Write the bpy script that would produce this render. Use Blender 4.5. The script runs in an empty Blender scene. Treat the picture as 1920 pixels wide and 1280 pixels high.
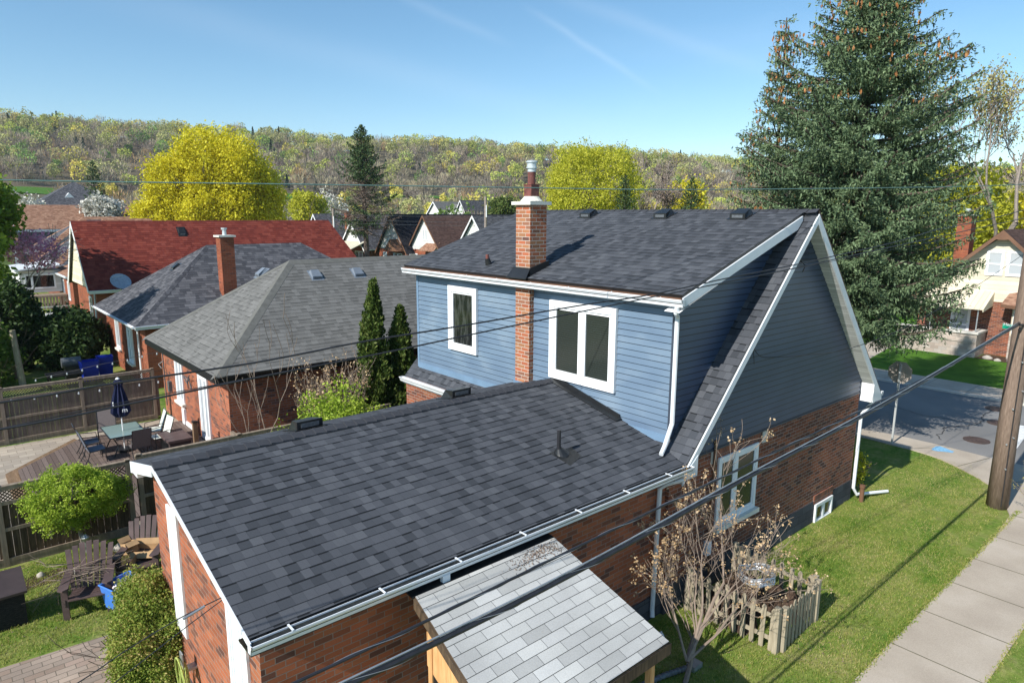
import bpy, bmesh, math, random
import numpy as np
from mathutils import Vector, Matrix
R_=math.radians
D=bpy.data; SC=bpy.context.scene; COL=SC.collection
# ------------------------------------------------------------------ camera
cam=D.cameras.new('camera'); co=D.objects.new('camera',cam); COL.objects.link(co); SC.camera=co
YAW,PITCH,ROLL,FPX=0.855814,0.185699,0.0045828,1265.35
cy,sy,cp,sp=math.cos(YAW),math.sin(YAW),math.cos(PITCH),math.sin(PITCH)
fwd=Vector((cy*cp,sy*cp,-sp)); rt=Vector((sy,-cy,0)); up=rt.cross(fwd)
r2=rt*math.cos(ROLL)+up*math.sin(ROLL); u2=-rt*math.sin(ROLL)+up*math.cos(ROLL)
M=Matrix((r2,u2,-fwd)).transposed().to_4x4(); M.translation=Vector((0,0,8)); co.matrix_world=M
cam.sensor_width=36; cam.lens=FPX/1920*36; cam.clip_start=.1; cam.clip_end=5000
SC.render.resolution_x=1024; SC.render.resolution_y=682
# ------------------------------------------------------------------ light
SUN_EL,SUN_AZ=R_(38),R_(4.5)          # light travels towards +X, slightly +Y
w=D.worlds.new('World'); SC.world=w; w.use_nodes=True; nt=w.node_tree; nt.nodes.clear()
sky=nt.nodes.new('ShaderNodeTexSky'); sky.sky_type='NISHITA'; sky.sun_disc=False
sky.sun_elevation=SUN_EL; sky.sun_rotation=R_(270)-SUN_AZ
sky.air_density=1.0; sky.dust_density=.1; sky.ozone_density=3.2; sky.altitude=100
bg=nt.nodes.new('ShaderNodeBackground'); bg.inputs[1].default_value=.112
wo=nt.nodes.new('ShaderNodeOutputWorld')
# thin contrails: bands along great circles in the sky
tc=nt.nodes.new('ShaderNodeTexCoord')
def wm(op,a,b=None,c=None):
    n=nt.nodes.new('ShaderNodeMath'); n.operation=op
    for i,x in enumerate((a,b,c)):
        if x is None: continue
        if isinstance(x,(int,float)): n.inputs[i].default_value=x
        else: nt.links.new(x,n.inputs[i])
    return n.outputs[0]
def vdot(v):
    n=nt.nodes.new('ShaderNodeVectorMath'); n.operation='DOT_PRODUCT'
    nt.links.new(tc.outputs['Generated'],n.inputs[0]); n.inputs[1].default_value=v; return n.outputs['Value']
def dirpx(x,y): return (fwd+r2*((x-960)/FPX)-u2*((y-640)/FPX)).normalized()
nz=nt.nodes.new('ShaderNodeTexNoise'); nz.inputs['Scale'].default_value=9; nz.inputs['Detail'].default_value=6
nt.links.new(tc.outputs['Generated'],nz.inputs[0])
acc=None
for (a,b,wd,st) in (((1005,25),(1215,160),.0045,.09),((740,-10),(940,75),.006,.06),((1040,-10),(1400,120),.009,.06),((150,-20),(1100,225),.02,.045)):
    A,B=dirpx(*a),dirpx(*b); n_=A.cross(B).normalized(); mid=(A+B).normalized(); al=(B-A).normalized(); half=(B-A).length/2
    d=wm('ADD',vdot(n_),wm('MULTIPLY',wm('SUBTRACT',nz.outputs[0],.5),.012))
    band=wm('POWER',2.718,wm('MULTIPLY',-1,wm('POWER',wm('DIVIDE',wm('ABSOLUTE',d),wd),2)))
    t=wm('DIVIDE',wm('ABSOLUTE',vdot(al)),half)
    # centre of the trail relative to its own direction
    off=mid.dot(al)
    t=wm('DIVIDE',wm('ABSOLUTE',wm('SUBTRACT',vdot(al),off)),half*1.3)
    fade=wm('MAXIMUM',wm('SUBTRACT',1,wm('POWER',t,2)),0)
    k=wm('MULTIPLY',wm('MULTIPLY',band,fade),st)
    k=wm('MULTIPLY',k,wm('ADD',.4,wm('MULTIPLY',nz.outputs[0],1.2)))
    acc=k if acc is None else wm('ADD',acc,k)
nz2=nt.nodes.new('ShaderNodeTexNoise'); nz2.inputs['Scale'].default_value=2.2; nz2.inputs['Detail'].default_value=7
mp=nt.nodes.new('ShaderNodeMapping'); mp.inputs['Scale'].default_value=(1,1,3.5); mp.inputs['Rotation'].default_value=(.3,.5,0)
nt.links.new(tc.outputs['Generated'],mp.inputs[0]); nt.links.new(mp.outputs[0],nz2.inputs[0])
acc=wm('ADD',acc,wm('MULTIPLY',wm('MAXIMUM',wm('SUBTRACT',nz2.outputs[0],.5),0),.28))
mx=nt.nodes.new('ShaderNodeMixRGB'); mx.inputs[2].default_value=(7.5,8.2,8.8,1)
hs=nt.nodes.new('ShaderNodeHueSaturation'); hs.inputs['Saturation'].default_value=1.1; hs.inputs['Hue'].default_value=.490
nt.links.new(sky.outputs[0],hs.inputs['Color'])
nt.links.new(acc,mx.inputs[0]); nt.links.new(hs.outputs[0],mx.inputs[1]); nt.links.new(mx.outputs[0],bg.inputs[0]); nt.links.new(bg.outputs[0],wo.inputs[0])
sl=D.lights.new('sun','SUN'); sl.energy=4.6; sl.angle=R_(.5); sl.color=(1,.955,.88)
so=D.objects.new('sun',sl); COL.objects.link(so)
sd=Vector((math.cos(SUN_AZ)*math.cos(SUN_EL),math.sin(SUN_AZ)*math.cos(SUN_EL),-math.sin(SUN_EL)))
so.rotation_euler=sd.to_track_quat('-Z','Y').to_euler(); so.location=(-30,0,40)
SC.view_settings.view_transform='Standard'; SC.view_settings.look='None'; SC.view_settings.exposure=.5; SC.view_settings.gamma=1
# ------------------------------------------------------------------ material helpers
class G:
    def __init__(s,name,rough=.8,spec=.3,metal=0):
        s.m=D.materials.new(name); s.m.use_nodes=True; s.nt=s.m.node_tree; s.b=s.nt.nodes['Principled BSDF']
        s.b.inputs['Roughness'].default_value=rough; s.b.inputs['Specular IOR Level'].default_value=spec; s.b.inputs['Metallic'].default_value=metal
        s.tc=s.nt.nodes.new('ShaderNodeTexCoord')
    def put(s,x,sock):
        if isinstance(x,(int,float)): sock.default_value=x
        elif isinstance(x,tuple): sock.default_value=x if len(x)==4 or sock.type!='RGBA' else (*x,1)
        else: s.nt.links.new(x,sock)
    def m_(s,op,a,b=None,c=None):
        n=s.nt.nodes.new('ShaderNodeMath'); n.operation=op
        for i,x in enumerate((a,b,c)):
            if x is not None: s.put(x,n.inputs[i])
        return n.outputs[0]
    def uv(s):
        n=s.nt.nodes.new('ShaderNodeSeparateXYZ'); s.nt.links.new(s.tc.outputs['UV'],n.inputs[0]); return n.outputs[0],n.outputs[1]
    def comb(s,x,y,z=0.0):
        n=s.nt.nodes.new('ShaderNodeCombineXYZ')
        for i,v in enumerate((x,y,z)): s.put(v,n.inputs[i])
        return n.outputs[0]
    def wn(s,v):
        n=s.nt.nodes.new('ShaderNodeTexWhiteNoise'); n.noise_dimensions='3D'; s.nt.links.new(v,n.inputs[0]); return n.outputs[0]
    def noise(s,scale,detail=3,vec=None,rough=.5):
        n=s.nt.nodes.new('ShaderNodeTexNoise'); n.inputs['Scale'].default_value=scale; n.inputs['Detail'].default_value=detail; n.inputs['Roughness'].default_value=rough
        s.nt.links.new(vec if vec is not None else s.tc.outputs['Object'],n.inputs['Vector']); return n.outputs[0]
    def ramp(s,fac,stops,const=False):
        n=s.nt.nodes.new('ShaderNodeValToRGB'); cr=n.color_ramp
        if const: cr.interpolation='CONSTANT'
        while len(cr.elements)<len(stops): cr.elements.new(.5)
        for e,(p,c) in zip(cr.elements,stops): e.position=p; e.color=(*c,1)
        s.put(fac,n.inputs[0]); return n.outputs[0]
    def mix(s,f,a,b,mode='MIX'):
        n=s.nt.nodes.new('ShaderNodeMixRGB'); n.blend_type=mode
        s.put(f,n.inputs[0]); s.put(a,n.inputs[1]); s.put(b,n.inputs[2]); return n.outputs[0]
    def col(s,x): s.put(x,s.b.inputs['Base Color']); return s
    def bump(s,h,strength=.3,dist=.01):
        n=s.nt.nodes.new('ShaderNodeBump'); n.inputs['Strength'].default_value=strength; n.inputs['Distance'].default_value=dist
        s.put(h,n.inputs['Height']); s.nt.links.new(n.outputs[0],s.b.inputs['Normal']); return s
def mottled(name,c,rough=.7,amt=.25,scale=3,spec=.3,metal=0,bump=0,bs=40):
    g=G(name,rough,spec,metal); n=g.noise(scale,6)
    g.col(g.ramp(n,[(.3,tuple(v*(1-amt) for v in c)),(.7,tuple(min(1,v*(1+amt)) for v in c))]))
    if bump: g.bump(g.noise(bs,3),bump,.01)
    return g.m
def brick(name,cols,mortar,w=.255,h=.088,mw=.012,stretch=1.0,dirt=.12,off=.5):
    """cols: list of (start position, colour); the pattern runs in metres of the wall's own UVs"""
    g=G(name,.88,.2); u,v=g.uv()
    vr=g.m_('DIVIDE',v,h); row=g.m_('FLOOR',vr); fv=g.m_('MULTIPLY',g.m_('FRACT',vr),h)
    ur=g.m_('ADD',g.m_('DIVIDE',u,w),g.m_('MULTIPLY',g.m_('MODULO',g.m_('ABSOLUTE',row),2),off)); cl=g.m_('FLOOR',ur); fu=g.m_('MULTIPLY',g.m_('FRACT',ur),w)
    rnd=g.wn(g.comb(cl,row,3.7)); base=g.ramp(rnd,cols,True)
    rnd2=g.wn(g.comb(cl,row,9.1))
    base=g.mix(.35,base,g.ramp(rnd2,[(0,tuple(.6*x for x in cols[0][1])),(1,tuple(min(1,1.35*x) for x in cols[0][1]))]))
    n=g.noise(60,4); base=g.mix(.5,base,g.ramp(n,[(.3,(.72,.72,.72)),(.7,(1,1,1))]),'MULTIPLY')
    mm=g.m_('MAXIMUM',g.m_('LESS_THAN',fv,mw),g.m_('LESS_THAN',fu,mw))
    mc=g.mix(g.noise(5,3),mortar,tuple(.75*x for x in mortar))
    c=g.mix(mm,base,mc); c=g.mix(1.0,c,g.ramp(g.noise(.8,5),[(.35,(1-dirt*2,)*3),(.65,(1,1,1))]),'MULTIPLY')
    g.col(c); g.bump(g.m_('ADD',g.m_('MULTIPLY',g.m_('SUBTRACT',1,mm),1),g.m_('MULTIPLY',n,.3)),.6,.008)
    return g.m
def shingle(name,cols,h=.18,w=.24,line=.35,jit=.5,stain=.12,grain=.25,streak=None):
    g=G(name,.93,.15); u,v=g.uv()
    vr=g.m_('DIVIDE',v,h); row=g.m_('FLOOR',vr); fv=g.m_('FRACT',vr)
    sh=g.wn(g.comb(row,row,1.3))
    wv=g.noise(2.1/w*.22,1,g.comb(u,g.m_('MULTIPLY',row,7.3)))
    ur=g.m_('ADD',g.m_('ADD',g.m_('DIVIDE',u,w),g.m_('MULTIPLY',sh,3.1)),g.m_('MULTIPLY',wv,jit*3)); cl=g.m_('FLOOR',ur); fu=g.m_('FRACT',ur)
    r=g.wn(g.comb(cl,row,5.5)); base=g.ramp(r,cols)
    gr=g.noise(130,3,rough=.85); base=g.mix(1,base,g.ramp(gr,[(.3,(1-grain,)*3),(.7,(1+grain*.5,)*3)]),'MULTIPLY')
    st=g.noise(.45,6); base=g.mix(1,base,g.ramp(st,[(.3,(1-stain,)*3),(.7,(1+stain*.4,)*3)]),'MULTIPLY')
    if streak:
        sn=g.noise(1.6,4,g.comb(u,g.m_('MULTIPLY',v,.12))); base=g.mix(g.m_('MULTIPLY',g.m_('SUBTRACT',sn,.45),1.6),base,streak)
    # recessed gap between tabs of raised and plain laminations, and the butt joint with its shadow painted in, wider on recessed tabs
    edge=g.m_('MULTIPLY',g.m_('LESS_THAN',fu,.03),.35); rec=g.m_('LESS_THAN',r,.42); butt_shade=g.m_('MULTIPLY',g.m_('GREATER_THAN',fv,g.m_('SUBTRACT',.95,g.m_('MULTIPLY',rec,.08))),g.m_('ADD',.6,g.m_('MULTIPLY',rec,.4)))
    mk=g.m_('MULTIPLY',g.m_('MAXIMUM',edge,butt_shade),line)
    base=g.mix(mk,base,tuple(.16*x for x in cols[0][1]))
    g.col(base)
    hgt=g.m_('ADD',g.m_('MULTIPLY',g.m_('GREATER_THAN',r,.5),.5),g.m_('ADD',g.m_('MULTIPLY',gr,.25),g.m_('MULTIPLY',g.m_('SUBTRACT',1,fv),.0)))
    g.bump(hgt,.5,.006); return g.m
MT={}
def setup_mats():
    m=MT
    BR=[(0,(.44,.14,.068)),(.30,(.37,.115,.055)),(.54,(.46,.165,.08)),(.68,(.29,.10,.058)),(.80,(.14,.075,.058)),(.90,(.06,.05,.052))]
    m['brick']=brick('red_brick',BR,(.34,.26,.22))
    BD=[(0,(.34,.115,.06)),(.26,(.27,.09,.05)),(.46,(.19,.07,.045)),(.62,(.11,.055,.045)),(.76,(.05,.04,.042)),(.9,(.28,.13,.075))]
    m['brick2']=brick('mixed_red_and_dark_brick',BD,(.42,.34,.30))
    BC=[(0,(.44,.15,.075)),(.22,(.34,.17,.09)),(.46,(.42,.22,.11)),(.62,(.22,.13,.09)),(.80,(.40,.12,.06)),(.93,(.06,.055,.06))]
    m['brick_chim']=brick('chimney_brick',BC,(.62,.54,.46),w=.245,h=.088,mw=.014,dirt=.05)
    m['brick_red']=brick('plain_red_brick',[(0,(.34,.10,.05)),(.5,(.28,.08,.04)),(.8,(.38,.13,.06)),(.92,(.18,.07,.05))],(.28,.16,.12))
    m['brick_solid']=brick('soldier_brick',BD,(.36,.28,.24),w=.075,h=.3)
    m['stone']=brick('pale_stone',[(0,(.52,.44,.37)),(.3,(.60,.50,.42)),(.6,(.48,.38,.32)),(.8,(.56,.50,.45))],(.42,.38,.34),w=.42,h=.17,mw=.012)
    m['found']=brick('painted_block_foundation',[(0,(.085,.09,.105)),(.5,(.07,.075,.09)),(.8,(.10,.105,.12))],(.05,.053,.062),w=.40,h=.2,mw=.014)
    CH=[(0,(.048,.053,.062)),(.25,(.062,.068,.079)),(.5,(.072,.078,.090)),(.8,(.082,.088,.101)),(1,(.100,.107,.120))]
    m['sh_char']=shingle('charcoal_shingles',CH,w=.155,line=.85,jit=.25,stain=.09)
    m['sh_cap']=shingle('charcoal_ridge_cap_shingles',[(0,(.046,.049,.058)),(1,(.062,.066,.076))],h=.15,w=30,line=.6,jit=0)
    m['sh_grey']=shingle('weathered_grey_shingles',[(0,(.135,.134,.128)),(.4,(.155,.154,.147)),(1,(.19,.188,.18))],w=.22,line=.6,stain=.14)
    m['sh_greycap']=mottled('weathered_grey_ridge_cap',(.135,.135,.125),.95,.15,5,.1)
    m['sh_slate']=shingle('slate_grey_shingles',[(0,(.062,.064,.074)),(.5,(.085,.087,.098)),(1,(.14,.14,.152))],w=.24,line=.65)
    m['sh_red']=shingle('red_shingles',[(0,(.155,.032,.024)),(.5,(.20,.042,.031)),(1,(.25,.06,.042))],h=.2,w=.3,line=.5,stain=.15)
    m['sh_tan']=shingle('tan_brown_shingles',[(0,(.22,.115,.075)),(.5,(.30,.165,.11)),(1,(.40,.24,.16))],h=.15,w=.28,line=.4)
    m['sh_brown']=shingle('brown_shingles',[(0,(.075,.045,.038)),(.5,(.10,.06,.05)),(1,(.13,.08,.065))],h=.15,w=.28,line=.4)
    m['sh_black']=shingle('near_black_shingles',[(0,(.018,.018,.022)),(1,(.036,.036,.042))],h=.15,w=.28,line=.4)
    m['sh_pale']=brick('pale_silver_shingles',[(0,(.47,.47,.45)),(.25,(.52,.52,.50)),(.5,(.57,.57,.55)),(.75,(.50,.50,.48)),(.9,(.62,.62,.59))],(.09,.09,.09),w=.42,h=.16,mw=.006,dirt=.10)
    g=G('blue_siding',.42,.42); u,v=g.uv(); n=g.noise(.9,6,g.comb(u,g.m_('MULTIPLY',v,1.6))); rv=g.wn(g.comb(g.m_('FLOOR',g.m_('DIVIDE',v,.135)),g.m_('FLOOR',g.m_('DIVIDE',u,3.6)),2))
    c=g.ramp(n,[(.3,(.108,.162,.238)),(.5,(.132,.192,.268)),(.72,(.20,.262,.33))]); c=g.mix(g.m_('MULTIPLY',rv,.22),c,(.19,.27,.35)); c=g.mix(g.m_('MULTIPLY',g.m_('GREATER_THAN',g.m_('FRACT',g.m_('DIVIDE',v,.135)),.88),.9),c,(.008,.012,.02)); g.col(c); g.bump(g.noise(3,3,g.comb(g.m_('MULTIPLY',u,.3),v)),.25,.01); m['blue']=g.m  # dark lap joint, with the shadow under each butt painted into the colour
    m['blue_trim']=mottled('blue_corner_trim',(.16,.25,.36),.4,.08,3)
    g=G('slate_blue_siding',.36,.5); u,v=g.uv(); n=g.noise(1.2,5,g.comb(u,v)); fv_=g.m_('FRACT',g.m_('DIVIDE',v,.135)); c=g.ramp(n,[(.3,(.043,.066,.115)),(.7,(.060,.088,.145))]); c=g.mix(g.m_('MULTIPLY',g.m_('GREATER_THAN',fv_,.82),.95),c,(.012,.015,.022)); g.col(c); g.bump(g.noise(2.5,3,g.comb(g.m_('MULTIPLY',u,.35),v)),.35,.012); m['navy']=g.m  # top of every course painted dark for the joint and the lap's shadow
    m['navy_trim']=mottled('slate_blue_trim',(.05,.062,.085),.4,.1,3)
    m['white']=mottled('white_painted_trim',(.80,.81,.82),.38,.035,2)
    m['white_met']=mottled('white_enamelled_gutter_metal',(.74,.77,.80),.35,.06,1.5)
    m['white_old']=mottled('weathered_white_trim',(.62,.64,.66),.5,.12,2)
    m['soffit']=brick('white_vented_soffit',[(0,(.66,.67,.66)),(1,(.70,.70,.69))],(.30,.30,.30),w=.1,h=40,mw=.006,dirt=.02)
    m['wsiding']=brick('white_lap_siding',[(0,(.72,.72,.70)),(1,(.76,.76,.74))],(.40,.40,.40),w=60,h=.18,mw=.012,dirt=.05)
    m['csiding']=brick('cream_lap_siding',[(0,(.74,.67,.52)),(1,(.78,.70,.55))],(.42,.36,.27),w=60,h=.26,mw=.012,dirt=.05)
    m['cream']=mottled('cream_trim',(.66,.58,.44),.6,.06,3)
    m['awning']=brick('cream_metal_awning',[(0,(.74,.66,.50)),(1,(.70,.62,.46))],(.46,.40,.28),w=.28,h=90,mw=.02,off=0,dirt=.04)
    m['awning2']=brick('striped_metal_awning',[(0,(.66,.62,.48)),(1,(.62,.58,.46))],(.30,.30,.24),w=.22,h=90,mw=.05,off=0,dirt=.05)
    m['brown_trim']=mottled('brown_painted_trim',(.17,.09,.055),.5,.12,3)
    m['black']=mottled('black_metal',(.016,.017,.018),.35,.25,3,.5)
    m['rubber']=mottled('black_cable_sheath',(.022,.022,.026),.42,.3,8,.5)
    m['gutterdark']=mottled('near_black_gutter_trough',(.02,.022,.02),.6,.5,8)
    m['cable_grey']=mottled('grey_stranded_cable',(.10,.11,.12),.45,.3,20,.5)
    m['cable_green']=mottled('grey_green_cable',(.11,.20,.19),.5,.2,8,.4)
    m['wiresilver']=mottled('galvanised_metal',(.42,.44,.46),.35,.2,8,.5,.6)
    g=G('dark_window_glass',.04,.8); u,v=g.uv(); n=g.noise(1.3,3,g.comb(g.m_('MULTIPLY',u,5.),v)); g.col(g.ramp(n,[(.45,(.010,.012,.012)),(.58,(.05,.055,.052)),(.62,(.016,.02,.018))])); g.bump(g.noise(2,2),.05,.02); m['glass']=g.m
    g=G('window_glass_with_blind',.12,.5); u,v=g.uv(); g.col(g.ramp(g.m_('FRACT',g.m_('DIVIDE',v,.05)),[(0,(.022,.028,.025)),(.8,(.035,.042,.036)),(1,(.012,.016,.014))])); m['glass_blind']=g.m
    m['glass_pale']=G('pale_curtained_glass',.12,.5).col((.42,.45,.47)).m
    m['interior']=mottled('interior_curtain',(.12,.13,.13),.8,.4,2)
    m['copper']=mottled('reddish_flue_tile',(.16,.055,.045),.45,.35,9,.4)
    m['conc']=mottled('pale_concrete',(.54,.51,.46),.9,.10,1.2,.2,0,.25,60)
    m['conc_cap']=mottled('chimney_cap_concrete',(.68,.66,.58),.85,.07,4)
    g=G('asphalt',.9,.25); n=g.noise(.35,6); n2=g.noise(90,3); c=g.ramp(n,[(.3,(.175,.172,.168)),(.7,(.235,.23,.225))]); c=g.mix(1,c,g.ramp(n2,[(.3,(.72,)*3),(.7,(1.15,)*3)]),'MULTIPLY'); g.col(c); g.bump(n2,.3,.01); m['asphalt']=g.m
    g=G('sidewalk_concrete',.9,.2); n=g.noise(.9,6); n2=g.noise(45,5); c=g.ramp(n,[(.28,(.37,.315,.255)),(.55,(.44,.38,.31)),(.75,(.49,.43,.36))]); c=g.mix(1,c,g.ramp(n2,[(.3,(.88,)*3),(.7,(1.05,)*3)]),'MULTIPLY'); g.col(c); g.bump(n2,.15,.01); m['walk']=g.m
    g=G('lawn_soil_and_turf',.95,.1); n=g.noise(.7,6,rough=.65); n2=g.noise(9,5,rough=.7); n3=g.noise(90,2)
    c=g.ramp(n,[(.30,(.085,.185,.022)),(.42,(.14,.25,.035)),(.55,(.25,.31,.07)),(.70,(.38,.36,.14))]); c=g.mix(g.ramp(g.noise(1.9,7,rough=.78),[(.48,(0,0,0)),(.72,(.6,.6,.6))]),c,(.44,.36,.18)); c=g.mix(1,c,g.ramp(n2,[(.28,(.55,.58,.5)),(.6,(1,1,1)),(.8,(1.25,1.2,1.15))]),'MULTIPLY'); c=g.mix(1,c,g.ramp(n3,[(.25,(.6,)*3),(.75,(1.2,)*3)]),'MULTIPLY'); g.col(c); g.bump(n3,.6,.03); m['turf']=g.m
    g=G('dark_green_lawn',.95,.1); n=g.noise(.8,6,rough=.65); n3=g.noise(70,2); c=g.ramp(n,[(.3,(.045,.125,.012)),(.6,(.085,.195,.02)),(.8,(.13,.22,.03))]); c=g.mix(1,c,g.ramp(n3,[(.25,(.6,)*3),(.75,(1.2,)*3)]),'MULTIPLY'); g.col(c); g.bump(n3,.6,.03); m['turf2']=g.m
    g=G('ground_earth_and_grass',.95,.1); n=g.noise(.12,7,rough=.6); c=g.ramp(n,[(.3,(.06,.10,.025)),(.5,(.09,.13,.035)),(.7,(.12,.11,.05))]); sx=g.nt.nodes.new('ShaderNodeSeparateXYZ'); g.nt.links.new(g.tc.outputs['Object'],sx.inputs[0])
    lit=g.ramp(g.noise(.08,6),[(.3,(.09,.075,.05)),(.7,(.14,.12,.08))]); g.col(g.mix(g.m_('MINIMUM',g.m_('MAXIMUM',g.m_('DIVIDE',g.m_('SUBTRACT',sx.outputs[2],2.),14.),0),1),c,lit)); m['field']=g.m
    m['soil']=mottled('garden_soil',(.075,.05,.036),.95,.45,12,.1,0,.8,50)
    m['pavers']=brick('tan_paving_bricks',[(0,(.36,.27,.21)),(.3,(.42,.31,.25)),(.6,(.34,.28,.23)),(.8,(.45,.36,.29))],(.17,.145,.11),w=.30,h=.15,mw=.012)
    m['pavers2']=brick('beige_patio_pavers',[(0,(.42,.36,.29)),(.4,(.47,.41,.33)),(.7,(.39,.34,.28))],(.26,.22,.17),w=.46,h=.3,mw=.014,dirt=.05)
    g=G('deck_boards',.8,.2); u,v=g.uv(); r=g.wn(g.comb(g.m_('FLOOR',g.m_('DIVIDE',u,.14)),0.0,1)); f=g.m_('FRACT',g.m_('DIVIDE',u,.14)); c=g.ramp(r,[(0,(.13,.095,.08)),(1,(.19,.145,.125))]); c=g.mix(g.m_('LESS_THAN',f,.07),c,(.02,.016,.014)); c=g.mix(1,c,g.ramp(g.noise(6,5,g.comb(g.m_('MULTIPLY',u,6),v)),[(.3,(.75,)*3),(.7,(1.1,)*3)]),'MULTIPLY'); g.col(c); m['deck']=g.m
    def wood(name,a,b,s=5,rough=.85):
        g=G(name,rough,.2); u,v=g.uv(); n=g.noise(s,6,g.comb(g.m_('MULTIPLY',u,5.),g.m_('MULTIPLY',v,.6))); r=g.noise(.9,2,g.comb(g.m_('MULTIPLY',u,7),0.0)); c=g.ramp(n,[(.3,a),(.7,b)]); c=g.mix(1,c,g.ramp(r,[(.35,(.8,)*3),(.65,(1.15,)*3)]),'MULTIPLY'); g.col(c); g.bump(n,.3,.01); return g.m
    m['fence']=wood('grey_brown_fence_boards',(.115,.088,.07),(.175,.14,.115))
    m['fence_rail']=wood('tan_grey_fence_rail',(.20,.155,.115),(.28,.225,.17))
    m['fence_dark']=wood('dark_stained_fence_boards',(.055,.038,.026),(.13,.09,.055))
    m['fence_pale']=wood('weathered_mossy_pickets',(.26,.22,.155),(.40,.35,.26))
    m['pine']=wood('raw_pine_board',(.55,.28,.11),(.70,.42,.20))
    m['polewood']=wood('utility_pole_wood',(.15,.105,.08),(.27,.20,.155),7)
    m['deckpost']=wood('brown_post',(.16,.10,.055),(.24,.16,.10))
    m['plasticbrown']=mottled('dark_brown_resin',(.055,.04,.038),.5,.2,4)
    m['adiron']=mottled('brown_resin_lumber',(.10,.068,.064),.55,.2,5)
    m['rattan']=brick('woven_black_resin',[(0,(.03,.03,.03)),(.5,(.045,.042,.04)),(.8,(.022,.022,.022))],(.008,.008,.008),w=.05,h=.022,mw=.004)
    m['bluebin']=mottled('blue_recycling_plastic',(.06,.20,.62),.4,.08,4,.4)
    m['bluebin2']=mottled('deep_blue_recycling_plastic',(.012,.035,.40),.4,.1,4,.4)
    m['paper']=mottled('crumpled_paper',(.75,.68,.68),.8,.2,20)
    m['card']=mottled('cardboard',(.42,.27,.14),.85,.15,6)
    m['navycloth']=mottled('navy_canvas',(.012,.017,.055),.8,.25,4)
    m['meshgrey']=mottled('grey_sling_mesh',(.16,.135,.13),.7,.1,30)
    m['meshpale']=mottled('pale_sling_mesh',(.62,.64,.58),.6,.08,10)
    m['meshblue']=mottled('slate_sling_mesh',(.14,.16,.20),.6,.1,10)
    g=G('frosted_green_glass',.12,.6); g.col((.20,.27,.24)); m['tableglass']=g.m
    m['hose']=brick('striped_yellow_green_hose',[(0,(.52,.58,.16)),(1,(.60,.64,.22))],(.20,.30,.08),w=.02,h=40,mw=.004)
    m['signback']=mottled('bare_aluminium_sign_back',(.40,.35,.31),.5,.1,4,.4,.1)
    m['signred']=mottled('red_sign_face',(.5,.02,.02),.4,.05,4)
    m['post']=mottled('galvanised_post',(.55,.57,.57),.4,.1,4,.4,.3)
    m['signgreen']=mottled('green_street_sign',(.0,.30,.17),.4,.05,4)
    m['manhole']=mottled('rusty_iron_manhole',(.085,.055,.045),.7,.3,12,.4,.2)
    m['linewhite']=mottled('white_road_paint',(.70,.70,.68),.7,.12,5)
    m['lineblue']=mottled('blue_survey_paint',(.20,.42,.62),.8,.3,14)
    m['silver']=mottled('vent_cap_metal',(.62,.66,.68),.35,.15,10,.5,.4)
    m['rock']=mottled('garden_rocks',(.42,.38,.33),.9,.3,4)
    m['bark']=mottled('brown_bark',(.11,.085,.07),.95,.35,9,.1,0,.8,30)
    m['barkgrey']=mottled('grey_bark',(.26,.22,.19),.9,.25,9,.1,0,.6,30)
    m['barktan']=mottled('tan_twig_bark',(.25,.195,.155),.9,.2,9,.1)
    m['greypanel']=mottled('grey_painted_panel',(.16,.19,.23),.6,.1,3)
def leafmat(name,stops,trans=.35,rough=.6,cl=1.2):
    """stops: colour stops for leaf-to-leaf variation"""
    g=G(name,rough,.25); geo=g.nt.nodes.new('ShaderNodeNewGeometry')
    big=g.noise(cl,3); f=g.m_('ADD',g.m_('MULTIPLY',geo.outputs['Random Per Island'],.55),g.m_('MULTIPLY',g.m_('SUBTRACT',big,.25),.9))
    c=g.ramp(f,stops); g.col(c)
    tr=g.nt.nodes.new('ShaderNodeBsdfTranslucent'); g.nt.links.new(c,tr.inputs[0])
    mxs=g.nt.nodes.new('ShaderNodeMixShader'); mxs.inputs[0].default_value=trans
    out=[n for n in g.nt.nodes if n.type=='OUTPUT_MATERIAL'][0]
    g.nt.links.new(g.b.outputs[0],mxs.inputs[1]); g.nt.links.new(tr.outputs[0],mxs.inputs[2]); g.nt.links.new(mxs.outputs[0],out.inputs[0]); return g.m
setup_mats()
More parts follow.
